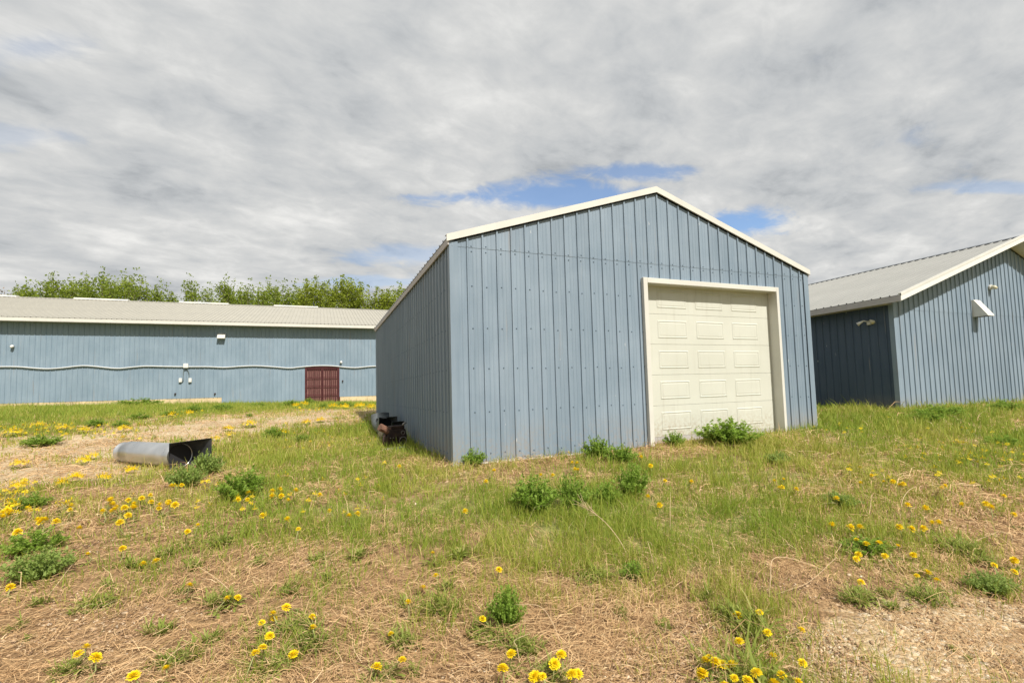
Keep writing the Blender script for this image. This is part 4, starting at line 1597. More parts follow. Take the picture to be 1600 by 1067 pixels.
# pebbles
x, y, r = sample_ground(330000, 1.4, 9, 1.75)
g, v = cover(x, y)
dens = np.clip((v - 0.28) * 1.2 + (fbm(x * 1.5, y * 1.5, 41, 4) - .5) * 2.6, 0.01, 1)
keep = rng.random(len(x)) < dens * 0.9
x, y, r = x[keep], y[keep], r[keep]
n = len(x)
octa = np.array([[1, 0, 0], [0, 1, 0], [-1, 0, 0], [0, -1, 0], [0, 0, 1], [.7, .7, .55], [-.7, .7, .5], [-.7, -.7, .5], [.7, -.7, .55]], np.float32)
faces = np.array([[0, 5, 8], [1, 6, 5], [2, 7, 6], [3, 8, 7], [4, 5, 6], [4, 6, 7], [4, 7, 8], [4, 8, 5], [0, 1, 5], [1, 2, 6], [2, 3, 7], [3, 0, 8]])
sz = rng.gamma(3.2, 0.00125, n) * np.clip(r / 4, 1, 2.0) + 0.002
an = rng.uniform(0, 2 * np.pi, n)
ex, ey, ez = sz * rng.uniform(.8, 1.5, n), sz * rng.uniform(.7, 1.1, n), sz * rng.uniform(.45, .9, n)
V = octa[None] * (1 + rng.uniform(-.22, .22, (n, 9, 1)).astype(np.float32))
lx, ly, lz = V[:, :, 0] * ex[:, None], V[:, :, 1] * ey[:, None], V[:, :, 2] * ez[:, None]
ca, sa = np.cos(an)[:, None], np.sin(an)[:, None]
zz = terrain(x, y)
P = np.stack([x[:, None] + lx * ca - ly * sa, y[:, None] + lx * sa + ly * ca, zz[:, None] + lz - ez[:, None] * .15 + .003], 2)
t_ = (np.arange(n)[:, None, None] * 9 + faces[None]).reshape(-1, 3)
me = mesh_np('gravel', P.reshape(-1, 3), None, t_, {'t': np.repeat(np.clip(rng.normal(.5, .25, n), 0, 1), 9)})
me.materials.append(PEBBLE)
o = place('gravel', me)
o['kind'] = 'stuff'
tag(o, 'loose tan gravel pebbles scattered over the bare ground', 'gravel')
print('pebbles', n)


# ------------------------------------------------------------------ leafy weeds, each its own plant
def weed_mesh(seed, n_stem, R, H, leafmat, leaf=0.055, per=26, upright=0.5):
    """a mound of ascending stems carrying small lobed leaves"""
    r = np.random.default_rng(seed)
    m = MB()
    LV, LQ, LT, tone = [], [], [], []
    for k in range(n_stem):
        a = r.uniform(0, 2 * math.pi)
        rad = R * math.sqrt(r.uniform(0, 1))
        top = np.array([math.cos(a) * rad, math.sin(a) * rad, H * (1.0 - 0.55 * (rad / R) ** 2) * r.uniform(.7, 1.1)])
        b0_ = np.array([math.cos(a) * rad * .3, math.sin(a) * rad * .3, 0])
        mid = (b0_ + top) / 2 + np.array([0, 0, H * .1])
        m.tube([b0_, mid, top], [0.004, 0.003, 0.0015], 4, False)
        tint = r.normal(0, .1)
        for q in range(per):
            t_ = r.uniform(0.15, 1.05)
            c = (1 - t_) ** 2 * b0_ + 2 * t_ * (1 - t_) * mid + t_ * t_ * top + r.normal(0, .008, 3)
            la = r.uniform(0, 2 * math.pi)
            el = r.uniform(-.3, .9)
            d = np.array([math.cos(la) * math.cos(el), math.sin(la) * math.cos(el), math.sin(el)])
            s = np.cross(d, [0, 0, 1.0])
            s /= np.linalg.norm(s) + 1e-9
            s = s + np.array([0, 0, r.normal(0, .35)])
            ln = leaf * r.uniform(.6, 1.3) * (1.15 - .35 * t_)
            w_ = ln * .2
            i0 = len(LV)
            # petiole, two side lobes and a pointed end lobe
            LV += [c, c + d * ln * .35 + s * w_ * .5, c + d * ln * .30 - s * w_ * .5, c + d * ln * .62 + s * w_ * 2.1, c + d * ln * .62 - s * w_ * 2.1,
                   c + d * ln * .70 + s * w_ * .7, c + d * ln * .70 - s * w_ * .7, c + d * ln * 1.0 - np.array([0, 0, ln * .12])]
            LQ += [(i0 + 2, i0 + 1, i0 + 5, i0 + 6)]
            LT += [(i0, i0 + 1, i0 + 2), (i0 + 1, i0 + 3, i0 + 5), (i0 + 2, i0 + 6, i0 + 4), (i0 + 6, i0 + 5, i0 + 7)]
            tone += [float(np.clip(.35 + .35 * t_ + tint + r.normal(0, .12), 0, 1))] * 8
    cr = mesh_np('foliage', np.array(LV), LQ, LT, {'t': np.array(tone)})
    cr.materials.append(leafmat)
    return m.mesh('stems', STEMG), cr


WEEDS = [weed_mesh(400 + k, 80, 1.0, 0.72, WEED, 0.125, 34) for k in range(3)]
WEEDB = [weed_mesh(420 + k, 80, 1.0, 0.55, WEEDBLUE, 0.12, 30) for k in range(2)]


def weed(px, py, wpx, hpx, label, kinds=WEEDS, group=None, hfac=1.0):
    """py: foot of the plant; wpx, hpx: its width and height in the photograph"""
    x_, y_, z_ = ground_px(px, py)
    d = float(np.dot([x_, y_, z_], fw))
    R = 0.5 * wpx * d / F_PX
    Hh = hpx * d / F_PX
    t = thing('leafy_weed', label, 'weed', (x_, y_ + R * .55, float(terrain(x_, y_ + R * .55)) - .01), rnd.uniform(0, 6.28), group)
    st_, cr_ = kinds[rnd.randrange(len(kinds))]
    base_h = 0.72 if kinds is WEEDS else 0.55
    t.scale = (R * rnd.uniform(.85, 1.15), R * rnd.uniform(.8, 1.1), Hh / base_h * hfac * rnd.uniform(.85, 1.1))
    place('stems', st_, t)
    place('foliage', cr_, t)
    return t


GW = 'leafy weeds in the yard'
weed(374, 784, 96, 52, 'round dark green weed below the duct end', WEEDS, GW)
weed(745, 730, 50, 30, 'small bright weed at the shed corner base', WEEDS, GW)
weed(942, 720, 66, 36, 'spreading weed against the shed wall left of the door', WEEDS, GW)
weed(978, 726, 56, 26, 'low weed just right of the wall weed near the door', WEEDS, GW)
weed(845, 806, 92, 66, 'largest mounded weed in the grass before the shed', WEEDS, GW)
weed(905, 800, 72, 54, 'paler feathery weed right beside the largest mound', WEEDS, GW)
weed(955, 790, 56, 36, 'loose weed between two mounds before the shed door', WEEDS, GW)
weed(1000, 782, 70, 54, 'dark compact weed before the left door jamb', WEEDS, GW)
weed(1165, 700, 112, 42, 'wide bushy weed at the right foot of the garage door', WEEDS, GW)
weed(1062, 700, 46, 24, 'tuft of weed at the middle foot of the garage door', WEEDS, GW)
weed(1225, 726, 44, 22, 'pale weed in the grass below the right door jamb', WEEDB, GW)
weed(1015, 690, 16, 30, 'tiny upright sprig at the left door jamb', WEEDS, GW)
weed(40, 872, 90, 42, 'dark leafy weed at the left edge of the yard', WEEDS, GW)
weed(44, 916, 104, 52, 'blue-green feathery weed in front at the left edge', WEEDB, GW)
weed(57, 700, 64, 22, 'dark low weed in the gravel far left', WEEDS, GW)
weed(302, 716, 60, 26, 'weed growing into the square mouth of the duct', WEEDS, GW)
weed(285, 766, 66, 44, 'bluish weed below the duct', WEEDB, GW)
weed(320, 744, 56, 34, 'mid green weed between the duct mouth and the round weed', WEEDB, GW)
weed(425, 686, 50, 16, 'low weed at the gravel edge beyond the duct', WEEDS, GW)
weed(470, 694, 40, 14, 'faint low weed in the grass left of the elbow duct', WEEDS, GW)
weed(800, 985, 66, 64, 'tall bright weed clump at the bottom centre', WEEDS, GW)
weed(1000, 905, 60, 26, 'low leafy weed in the grass at lower centre right', WEEDS, GW)
weed(1575, 935, 84, 40, 'olive weed under dry stalks at the right edge', WEEDB, GW)
weed(1380, 872, 90, 26, 'low green weed among dandelions on the lower right', WEEDS, GW)
weed(1330, 795, 70, 22, 'broad low weed in the right hand grass', WEEDB, GW)
weed(1465, 662, 60, 22, 'grassy dark weed before the gabled barn wall', WEEDS, GW)
weed(1492, 652, 76, 22, 'weed tuft at the foot of the gabled barn wall', WEEDS, GW)
weed(1588, 642, 50, 16, 'dark weed at the far right by the gabled barn', WEEDS, GW)
weed(1580, 700, 50, 22, 'dark weed in the grass at the right edge below the barn', WEEDS, GW)
weed(40, 800, 60, 26, 'weed under the dandelion cluster at the left edge', WEEDS, GW)
GF = 'weeds along the foot of the long barn'
far_w = [(560, 627, 22, 15, 'round bush on the foundation right of the maroon gate'), (483, 632, 22, 11, 'bright bush at the left foot of the maroon gate'), (505, 638, 16, 8, 'dark bush before the centre of the maroon gate'),
         (455, 636, 34, 11, 'dark bush left of the maroon gate along the barn'), (402, 637, 30, 9, 'dark low bush under the bare blue wall of the barn'), (345, 642, 40, 10, 'green bush below the right end of the tan foundation'),
         (300, 645, 40, 11, 'green bush under the barn socket boxes'), (265, 652, 34, 12, 'dark bush below the barn foundation at mid left'), (215, 656, 34, 11, 'dark bush on the grass edge left of mid barn'), (145, 668, 34, 14, 'dark weed mound on the gravel edge at left'),
         (213, 634, 60, 12, 'tall grass clump hiding the barn foundation'), (390, 652, 14, 6, 'small weed on the gravel below the barn'), (186, 668, 26, 11, 'weed mound beside yellow flowers at left'), (540, 636, 40, 8, 'low green weeds right of the gate')]
for (a, b_, c_, d_, lab) in far_w:
    weed(a, b_, c_, d_, lab, WEEDS, GF)


# ------------------------------------------------------------------ dandelions
def flower_mesh(seed, petals=24, rings=5):
    """a full yellow head: rings of narrow rays, the inner ones more upright"""
    r = np.random.default_rng(seed)
    V, T, tone = [], [], []
    for k in range(rings):
        f = k / (rings - 1)
        el = math.radians(2 + 78 * f)
        ln = 1.0 - 0.38 * f
        for j in range(petals - 4 * k):
            a = 2 * math.pi * (j + .5 * (k % 2)) / (petals - 4 * k) + r.normal(0, .06)
            e = el + r.normal(0, .10)
            l_ = ln * r.uniform(.88, 1.06)
            d = np.array([math.cos(a) * math.cos(e), math.sin(a) * math.cos(e), math.sin(e)])
            s = np.array([-math.sin(a), math.cos(a), 0])
            w_ = .115 * (1 - .3 * f)
            b0_ = np.array([0, 0, -.10 + .1 * f])
            i0 = len(V)
            V += [b0_, d * l_ * .8 + s * w_ + b0_, d * l_ * .8 - s * w_ + b0_, d * l_ + b0_]
            T += [(i0, i0 + 2, i0 + 1), (i0 + 1, i0 + 2, i0 + 3)]
            tone += [.5, .65, .65, .9]
    me = mesh_np('flower_head', np.array(V), None, T, {'t': np.clip(np.array(tone) + r.normal(0, .06, len(tone)), 0, 1)})
    me.materials.append(YELLOW)
    return me


def rosette_mesh(seed, n_leaf=11):
    r = np.random.default_rng(seed)
    V, Q, tone = [], [], []
    for k in range(n_leaf):
        a = 2 * math.pi * k / n_leaf + r.normal(0, .25)
        L_ = r.uniform(.6, 1.1)
        el0 = r.uniform(.25, 1.0)
        d = np.array([math.cos(a), math.sin(a), 0])
        s = np.array([-math.sin(a), math.cos(a), 0])
        prof = [.05, .10, .045, .15, .07, .19, .09, .17, .02]
        i0 = len(V)
        p = np.zeros(3)
        for j, w_ in enumerate(prof):
            f = j / (len(prof) - 1)
            e = el0 - 1.15 * f
            p = p + (d * math.cos(e) + np.array([0, 0, math.sin(e)])) * L_ / len(prof)
            V += [p + s * w_ * .55 + np.array([0, 0, .03]), p - s * w_ * .55 + np.array([0, 0, .03])]
            tone += [.3 + .4 * f + r.normal(0, .05)] * 2
        for j in range(len(prof) - 1):
            Q.append((i0 + 2 * j, i0 + 2 * j + 1, i0 + 2 * j + 3, i0 + 2 * j + 2))
    me = mesh_np('leaves', np.array(V), Q, None, {'t': np.clip(np.array(tone), 0, 1)})
    me.materials.append(OLIVE)
    return me


def tuft_mesh(seed, n_leaf=46, ws=0.7, nc=7):
    """upright narrow leaves of uneven height leaning out from a few crowns"""
    r = np.random.default_rng(seed)
    V, Q, tone = [], [], []
    crowns = [(r.normal(0, .38), r.normal(0, .38)) for _ in range(nc)]
    for k in range(n_leaf):
        cx0, cy0 = crowns[k % nc]
        a = r.uniform(0, 2 * math.pi)
        L_ = r.gamma(7, .10)
        el0 = r.uniform(.85, 1.5)
        d = np.array([math.cos(a), math.sin(a), 0])
        s = np.array([-math.sin(a), math.cos(a), 0])
        p = np.array([cx0 + r.normal(0, .07), cy0 + r.normal(0, .07), 0])
        dry = r.random() < .14
        i0 = len(V)
        for j, w_ in enumerate((.03, .07, .045, .08, .05, .06, .008)):
            f = j / 6
            e = el0 - r.uniform(.4, 1.0) * f
            p = p + (d * math.cos(e) + np.array([0, 0, math.sin(e)])) * L_ / 7
            V += [p + s * w_ * ws, p - s * w_ * ws]
            tone += [(.95 if dry else .2 + .5 * f) + r.normal(0, .05)] * 2
        for j in range(6):
            Q.append((i0 + 2 * j, i0 + 2 * j + 1, i0 + 2 * j + 3, i0 + 2 * j + 2))
    me = mesh_np('blades', np.array(V), Q, None, {'t': np.clip(np.array(tone), 0, 1)})
    me.materials.append(OLIVE)
    return me


HEADS = [flower_mesh(500 + k) for k in range(3)]
HEADS_LO = [flower_mesh(510 + k, 12, 2) for k in range(2)]
ROS = [rosette_mesh(520 + k) for k in range(4)]
TUFT = [tuft_mesh(440 + k, 64 + 14 * k) for k in range(5)]
TUFT_BIG = [tuft_mesh(460 + k, 210 + 30 * k, 0.36, 18) for k in range(3)]
STEMS = []
for k in range(3):
    m = MB()
    m.tube([(0, 0, 0), (0.01 + .02 * k, .01, .5), (.05 * (k - 1), .02, 1.0)], [.004, .0035, .0032], 5, False)
    STEMS.append((m.mesh('stem', STEMG, True), (.05 * (k - 1), .02, 1.0)))

ZONES = [  # (name of the place, test on photo pixels)
    ('in the bottom cluster before the gravel, right of centre', lambda a, b: 1090 <= a <= 1260 and b > 1010),
    ('on the weed tuft above the bottom right gravel', lambda a, b: 1120 <= a <= 1260 and b > 930),
    ('at the bottom edge in the centre', lambda a, b: 740 <= a <= 930 and b > 1000),
    ('beside the tall weed clump at the bottom centre', lambda a, b: 740 <= a <= 930 and b > 850),
    ('in straw at the lower middle, left of the tall weed clump', lambda a, b: 560 <= a <= 740 and b > 850),
    ('on two leafy tufts in straw at the lower left of centre', lambda a, b: 380 <= a <= 560 and b > 930),
    ('in the straw at the bottom left', lambda a, b: a < 380 and b > 990),
    ('in straw at lower left beside small tufts', lambda a, b: a < 400 and b > 845),
    ('in straw near the right edge above the gravel', lambda a, b: a > 1260 and b > 858),
    ('among weeds on the lower right', lambda a, b: a > 1180 and b > 805),
    ('scattered in the grass on the right, halfway to the barn', lambda a, b: a > 1180 and b > 718),
    ('in the far right grass before the gabled barn', lambda a, b: a > 1180),
    ('in the grass before the shed wall', lambda a, b: 640 < a <= 1180),
    ('in the thick cluster at the left edge', lambda a, b: a < 60 and 755 < b < 850),
    ('in the grass left of centre below the shed corner', lambda a, b: 400 < a <= 640),
    ('in the straw below the duct', lambda a, b: a <= 420 and b > 745)]


def zone(a, b):
    for nm, f in ZONES:
        if f(a, b):
            return nm
    return 'on the far gravel edge at left'


heads = [(10, 920), (135, 866), (183, 859), (223, 877), (247, 875), (290, 910), (340, 938), (371, 930), (113, 1012), (144, 1011), (206, 1057), (244, 1052), (385, 1027), (25, 830), (60, 810), (66, 816), (84, 814), (133, 821), (293, 827), (305, 820), (128, 1034),
         (463, 945), (412, 972), (433, 969), (429, 962), (415, 992), (473, 967), (487, 985), (418, 1007), (448, 1016), (520, 798), (545, 804), (445, 809), (461, 828), (674, 864), (681, 902), (674, 917), (633, 941), (627, 987), (612, 1027), (585, 1037),
         (411, 803), (568, 800), (727, 797), (770, 886), (891, 708), (893, 722), (899, 722), (897, 731), (905, 733), (871, 741), (765, 735), (772, 734), (765, 752), (997, 707), (1002, 713), (1019, 728), (1037, 749), (1012, 776), (1022, 789), (1072, 752), (847, 742),
         (772, 1050), (819, 1050), (860, 1035), (868, 1029), (884, 1053), (899, 1048), (887, 1062), (853, 1065), (756, 967), (801, 1010), (1099, 1038), (1098, 1052),
         (1277, 666), (1297, 671), (1311, 661), (1316, 664), (1323, 669), (1325, 668), (1321, 675), (1342, 668), (1347, 666), (1341, 674), (1380, 650), (1391, 651), (1440, 683), (1438, 687), (1441, 707), (1451, 708), (1455, 668), (1485, 669), (1497, 667), (1509, 669), (1520, 674), (1544, 674),
         (1492, 687), (1491, 691), (1503, 690), (1509, 691), (1501, 709), (1508, 708), (1511, 712), (1519, 707), (1527, 713), (1530, 702), (1536, 705), (1520, 713), (1528, 714), (1558, 707), (1563, 707), (1573, 694), (1575, 693), (1554, 727), (1545, 725), (1501, 722), (1495, 723), (1475, 711), (1443, 718), (1581, 718), (1595, 708),
         (1328, 725), (1328, 733), (1341, 728), (1365, 735), (1370, 742), (1377, 741), (1381, 734), (1384, 743), (1386, 751), (1378, 751), (1397, 757), (1402, 755), (1343, 754), (1220, 760), (1226, 759), (1247, 764), (1217, 747), (1202, 750), (1310, 778), (1309, 819), (1340, 823), (1347, 824), (1409, 825), (1437, 826), (1445, 824), (1457, 814), (1464, 818),
         (1343, 842), (1352, 845), (1360, 846), (1370, 845), (1336, 868), (1348, 863), (1408, 852), (1415, 862), (1392, 871), (1422, 789), (1435, 792), (1463, 760), (1473, 758), (1464, 730), (1460, 737), (1463, 741), (1527, 753), (1535, 750), (1566, 746), (1571, 751), (1560, 744), (1590, 744), (1560, 772), (1592, 774), (1505, 787), (1550, 788), (1547, 793), (1583, 802), (1590, 872), (1553, 885), (1585, 893),
         (1167, 958), (1180, 948), (1162, 1001), (1217, 987), (1236, 976), (1204, 1020), (1243, 1039), (1109, 1036), (1104, 1050), (1136, 1030), (1134, 1043), (1151, 1054), (1160, 1034), (1145, 1033), (1187, 1047), (1190, 1056), (1197, 1063), (1215, 1053), (1225, 1057), (1120, 1064), (1132, 1065), (1153, 1066),
         (1350, 913), (1445, 893), (1449, 901), (1471, 910)]
r2 = np.random.default_rng(77)
for (a, b_, c_, sx, sy) in ((25, 772, 20, 24, 22), (12, 800, 9, 12, 10), (105, 783, 7, 16, 6), (98, 786, 4, 8, 4), (165, 783, 5, 10, 6), (225, 772, 5, 18, 10), (188, 802, 6, 16, 8), (255, 788, 6, 16, 8), (210, 792, 5, 14, 7), (60, 812, 3, 8, 4), (275, 757, 4, 8, 4), (325, 752, 4, 8, 6), (375, 770, 4, 24, 14), (440, 775, 3, 20, 8), (470, 770, 4, 22, 10), (610, 720, 3, 20, 12)):
    for k in range(c_):
        heads.append((float(a + r2.normal(0, sx * .6)), float(b_ + r2.normal(0, sy * .6))))
heads = [hh for hh in heads if -5 <= hh[0] <= 1604 and hh[1] <= 1072][:300]
zsort = {}
for hh in sorted(heads):
    zsort.setdefault(zone(*hh), []).append(hh)
for k, (a, b_) in enumerate(heads):
    zn = zone(a, b_)
    lab = ordinal(zsort[zn].index((a, b_))) + ' dandelion from left ' + zn
    hgt = rnd.uniform(.05, .12) if b_ > 850 else rnd.uniform(.09, .15)
    x_, y_, z_ = ground_px(a, b_, hgt)
    d = math.hypot(x_, y_)
    near = d < 4.6
    t = thing('dandelion', lab, 'dandelion', (x_, y_, z_ - .004), rnd.uniform(0, 6.28), 'dandelions ' + zone(a, b_))
    sm, tip = STEMS[k % 3]
    st_ = place('stem', sm, t, None, None, (1, 1, hgt))
    rad = rnd.triangular(.017, .034, .028) * (1.0 if near else 1.2)
    hd = place('flower_head', (HEADS if d < 7 else HEADS_LO)[k % (3 if d < 7 else 2)], t, (tip[0], tip[1], hgt), (rnd.uniform(-.5, .5), rnd.uniform(-.5, .5), 0), (rad, rad, rad * (1.0 if near else 1.35)))
    if d < 9:
        place('leaves', ROS[k % 4], t, (0, 0, .0), (0, 0, rnd.uniform(0, 6)), rnd.uniform(.06, .11))

# tufts of small leafy rosettes in the dry foreground, each its own plant
GT = [(290, 925, 34), (350, 945, 60), (215, 885, 30), (150, 945, 50), (60, 945, 30), (110, 880, 24), (260, 870, 34), (340, 850, 40), (250, 990, 44), (330, 1005, 40), (270, 1035, 60), (112, 1050, 50), (425, 1045, 62), (490, 1005, 64), (460, 985, 60), (510, 910, 36), (455, 925, 44), (640, 950, 30), (690, 955, 62), (625, 1010, 56), (645, 1055, 40), (600, 1055, 50),
      (750, 990, 40), (815, 1020, 60), (700, 920, 30), (1175, 985, 84), (1140, 965, 60), (1160, 1064, 110), (1345, 940, 56), (1395, 952, 34), (1450, 940, 64), (1530, 880, 50), (1500, 862, 60), (1385, 930, 26), (560, 870, 40), (500, 880, 34), (410, 880, 36), (175, 915, 26), (860, 1060, 70), (780, 1000, 50), (1040, 985, 34), (970, 960, 30), (1095, 935, 40), (1490, 1015, 16), (1515, 1030, 14), (40, 1000, 22), (381, 1001, 20), (20, 985, 30), (930, 905, 60), (720, 870, 44), (300, 890, 40)]
for k, (a, b_, wpx) in enumerate(GT):
    x_, y_, z_ = ground_px(a, b_)
    d = float(np.dot([x_, y_, z_], fw))
    R = .62 * wpx * d / F_PX
    side = 'left' if a < 530 else ('middle' if a < 1060 else 'right')
    od = ordinal(sorted(q[0] for q in GT if ('left' if q[0] < 530 else ('middle' if q[0] < 1060 else 'right')) == side).index(a))
    t = thing('leafy_tuft', od + ' low leafy tuft from left in the straw of the ' + side + ' foreground', 'weed', (x_, y_, z_ - .003), rnd.uniform(0, 6.28), 'low leafy tufts in the ' + side + ' foreground')
    for j in range(2 if wpx < 40 else 3):
        aa = rnd.uniform(0, 6.28)
        rr_ = R * (.0 if j == 0 else rnd.uniform(.35, .75))
        place('leaves', ROS[(k + j) % 4], t, (math.cos(aa) * rr_, math.sin(aa) * rr_, 0), (rnd.uniform(-.2, .2), rnd.uniform(-.2, .2), rnd.uniform(0, 6)), (R * .62, R * .62, R * rnd.uniform(.7, 1.1)))
    place('blades', TUFT_BIG[k % 3] if wpx > 48 else TUFT[k % 5], t, None, (0, 0, rnd.uniform(0, 6)), (R * rnd.uniform(.75, 1.05), R * rnd.uniform(.75, 1.05), R * rnd.uniform(.7, 1.1) * (.8 if wpx > 48 else 1.0)))

# dandelion mounds far off: leaves and many flowers on each plant
GM = 'flowering dandelion mounds on the gravel track'
mound = [(390, 668, 26, 'between the weeds on the track below the gate'), (440, 682, 26, 'at the grass edge beyond the elbow duct'), (336, 690, 18, 'just beyond the duct mouth'), (360, 683, 16, 'right of the duct mouth on the track'), (357, 674, 18, 'behind the duct mouth'), (30, 732, 30, 'far left on the gravel'),
         (118, 753, 28, 'on the wheel track at left'), (98, 760, 22, 'below the wheel track at left'), (162, 752, 22, 'left of the duct collar'), (130, 726, 26, 'on the gravel left of the duct'), (145, 718, 22, 'near the duct collar'), (30, 768, 34, 'at the left edge above the flower cluster'),
         (205, 740, 22, 'under the duct tube'), (270, 652, 18, 'at the edge of the far grass'), (295, 649, 16, 'beside the bush under the sockets'), (195, 675, 22, 'below the weed mound at left'), (100, 675, 26, 'in the far left grass'), (60, 672, 30, 'on the far left grass edge'), (20, 682, 30, 'at the left edge on the far grass'),
         (130, 677, 22, 'beside the dark mound at left'), (475, 635, 16, 'left of the gate foot'), (462, 637, 14, 'further left of the gate foot'), (520, 638, 16, 'right of the gate centre'), (538, 639, 18, 'right of the gate foot'), (562, 638, 20, 'below the round foundation bush'), (580, 639, 16, 'beside the shed far corner'), (500, 660, 16, 'in grass before the gate'), (480, 664, 18, 'in the grass edge of the track')]
for k, (a, b_, wpx, lab) in enumerate(mound):
    x_, y_, z_ = ground_px(a, b_)
    d = float(np.dot([x_, y_, z_], fw))
    R = .5 * wpx * d / F_PX
    t = thing('dandelion_mound', 'mound of yellow dandelions ' + lab, 'dandelion', (x_, y_, z_ - .01), rnd.uniform(0, 6.28), GM)
    for j in range(7):
        aa = j * .9
        rr_ = R * (0 if j == 0 else .55)
        place('leaves', ROS[(k + j) % 4], t, (math.cos(aa) * rr_, math.sin(aa) * rr_, 0), (0, 0, j * 1.3), (R * .6, R * .6, R * .95))
    V, T, n0 = [], [], 0
    src = np.empty(len(HEADS_LO[0].vertices) * 3, np.float32)
    HEADS_LO[0].vertices.foreach_get('co', src)
    src = src.reshape(-1, 3)
    tri = np.array([p.vertices[:] for p in HEADS_LO[0].polygons])
    nf = int(min(60, 18 + R * 75))
    for j in range(nf):
        aa, rr_ = rnd.uniform(0, 6.28), R * .8 * math.sqrt(rnd.random())
        tl = rr_ / R * .9
        Rm = np.array(Matrix.Rotation(aa, 3, 'Z') @ Matrix.Rotation(tl, 3, 'Y'))
        V.append((src * np.array([1, 1, 1.7])) @ Rm.T * .033 * max(1.0, d / 11) + np.array([math.cos(aa) * rr_, math.sin(aa) * rr_, R * .62 * (1.1 - (rr_ / R) ** 2) + .04]))
        T.append(tri + n0)
        n0 += len(src)
    me = mesh_np('flowers', np.concatenate(V), None, np.concatenate(T), {'t': np.tile(np.linspace(.2, .8, len(src)), nf)})
    me.materials.append(YELLOW)
    fo = place('flowers', me, t)
    fo['kind'] = 'stuff'

# the uncountable rest of the dandelions, far off in the grass
V, T, n0 = [], [], 0
for (a0_, a1_, b0_, b1_, cnt) in ((0, 230, 660, 685, 110), (250, 320, 640, 652, 20), (430, 590, 655, 700, 80), (460, 588, 632, 642, 45), (0, 60, 765, 800, 25), (1400, 1600, 690, 720, 45), (300, 600, 740, 800, 40)):
    for j in range(cnt):
        x_, y_, z_ = ground_px(rnd.uniform(a0_, a1_), rnd.uniform(b0_, b1_), .10)
        d = math.hypot(x_, y_)
        Rm = np.array(Matrix.Rotation(rnd.uniform(0, 6.28), 3, 'Z') @ Matrix.Rotation(rnd.uniform(0, .7), 3, 'Y'))
        V.append((src * np.array([1, 1, 1.6])) @ Rm.T * .029 * max(1.0, d / 12) + np.array([x_, y_, z_ + rnd.uniform(.07, .13)]))
        T.append(tri + n0)
        n0 += len(src)
me = mesh_np('distant_dandelions', np.concatenate(V), None, np.concatenate(T), {'t': np.tile(np.linspace(.2, .8, len(src)), len(V))})
me.materials.append(YELLOW)
o = place('distant_dandelions', me)
o['kind'] = 'stuff'
tag(o, 'countless small yellow dandelions sprinkled through the far grass', 'dandelions')

# ------------------------------------------------------------------ single dead stalks that stand out
def stalk(pix, label, rad=.003, plume=0):
    """first pixel is the foot on the ground; the stalk stands in the plane across the view there"""
    x_, y_, z_ = ground_px(*pix[0])
    d = float(np.dot([x_, y_, z_], fw))
    pts = [Vector((x_, y_, z_ - .01))]
    for k, (a, b_) in enumerate(pix[1:]):
        dd = d * (1 + .02 * (k + 1))
        p = ray(a, b_) * dd
        pts.append(Vector((float(p[0]), float(p[1]), max(float(p[2]), float(terrain(p[0], p[1])) + .012))))
    fine_ = []
    for i in range(len(pts) - 1):
        p0, p1, p2, p3 = pts[max(i - 1, 0)], pts[i], pts[i + 1], pts[min(i + 2, len(pts) - 1)]
        for j in range(4):
            t_ = j / 4
            fine_.append(.5 * ((2 * p1) + (p2 - p0) * t_ + (2 * p0 - 5 * p1 + 4 * p2 - p3) * t_ * t_ + (3 * p1 - p0 - 3 * p2 + p3) * t_ ** 3))
    fine_.append(pts[-1])
    n_ = len(fine_)
    m = MB()
    m.tube(fine_, [rad * (1 - .55 * k / n_) for k in range(n_)], 5)
    t = thing('dry_stalk', label, 'stalk', pts[0], 0, 'single dead stalks')
    o = abs_part(m.build('stem', STRAWM, t), t)
    if plume:
        m = MB()
        e = fine_[-1]
        back = (fine_[-3] - e).normalized()
        for k in range(plume):
            s0_ = e + back * rnd.uniform(0, .14)
            q_ = s0_ + Vector((rnd.gauss(0, .03), rnd.gauss(0, .03), rnd.gauss(0, .03))) - back * .05
            m.tube([s0_, (s0_ + q_) / 2 + Vector((0, 0, .004)), q_], [.0012, .0016, .0008], 4, False)
        abs_part(m.build('seed_head', STRAWM, t), t)
    return t


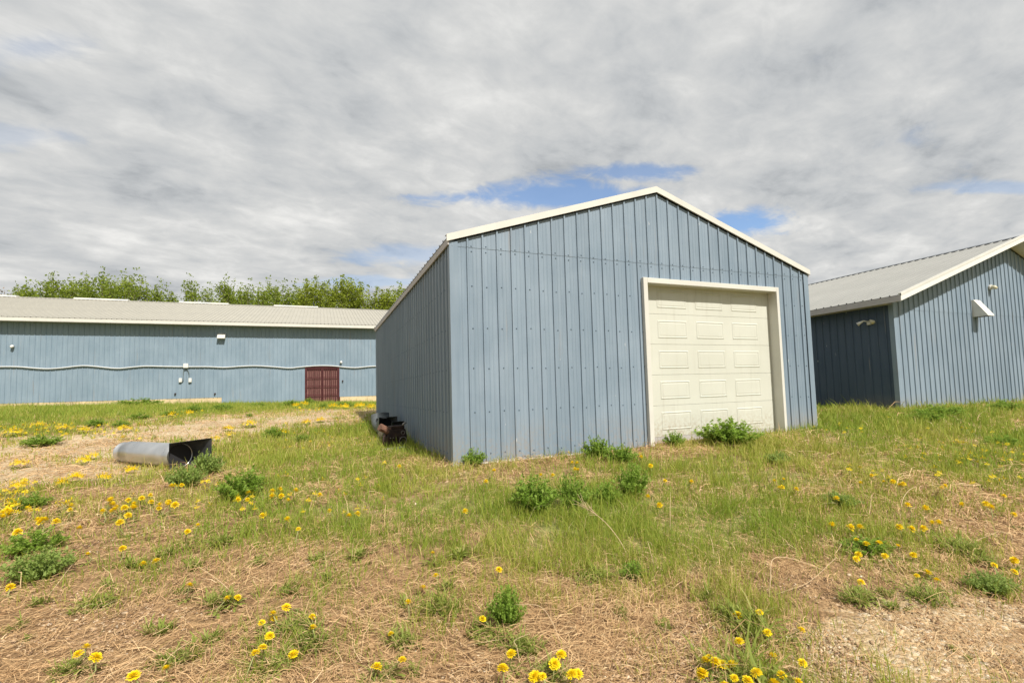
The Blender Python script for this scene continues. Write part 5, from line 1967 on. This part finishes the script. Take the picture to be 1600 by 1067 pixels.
STRAWM = mat_simple('dead_stalk', (0.50, 0.37, 0.22), 0.7, var=0.2)
stalk([(985, 880), (972, 850), (945, 815), (912, 790)], 'long leaning dead stalk with seed head in the central grass', .0035, 26)
stalk([(1010, 690), (985, 672), (953, 650)], 'reddish plumed stalk leaning on the shed left of the door', .004, 40)
stalk([(1048, 833), (1047, 800), (1048, 768)], 'thin upright dead stalk right of the central grass', .003)
stalk([(1025, 893), (1018, 868), (1012, 845)], 'short thin stalk below the upright central stalk', .003)
stalk([(1406, 812), (1410, 782), (1420, 766), (1432, 760)], 'hooked pale stalk in the right hand grass', .0035)
stalk([(1356, 812), (1360, 790), (1362, 772)], 'pale upright stalk left of the hooked stalk', .003)
stalk([(1457, 780), (1458, 765), (1456, 750)], 'short pale stalk right of the hooked stalk', .003)
stalk([(1267, 697), (1262, 682), (1257, 670)], 'pale stalk in front of the shed right corner', .003)
stalk([(1202, 934), (1204, 900), (1208, 873), (1235, 872), (1284, 889)], 'tall bent stalk folded over at lower right', .0033)
stalk([(1190, 933), (1230, 922), (1265, 908), (1305, 872)], 'long stalk lying diagonally at lower right', .003)
stalk([(370, 930), (340, 905), (310, 885)], 'pale fallen stalk at lower left', .0028)
stalk([(248, 1050), (268, 1022), (300, 1000)], 'thin stalk rising by the bottom left dandelions', .0024)
stalk([(814, 1045), (808, 1012), (804, 1000), (826, 990)], 'kinked stalk behind the bottom centre dandelions', .0022)
stalk([(880, 1010), (862, 970), (842, 946), (806, 944)], 'slender bowed stalk beside the tall weed clump', .0022)
stalk([(36, 866), (60, 838), (100, 818), (118, 826)], 'curved stalk over the dark weed at the left edge', .003)
stalk([(1400, 870), (1440, 880), (1490, 868), (1560, 830)], 'long pale stalk lying near the right edge', .003)
stalk([(345, 728), (347, 718), (348, 706)], 'pale stalk standing before the duct mouth', .004)
stalk([(1520, 790), (1490, 770), (1455, 752)], 'slanting pale stalk among the right dandelions', .003)
stalk([(1230, 905), (1180, 893), (1130, 905)], 'dry arching stalk in the grass before the gravel', .0026)
stalk([(1320, 770), (1305, 742), (1295, 730)], 'thin slanting stalk before the gabled barn grass', .0028)
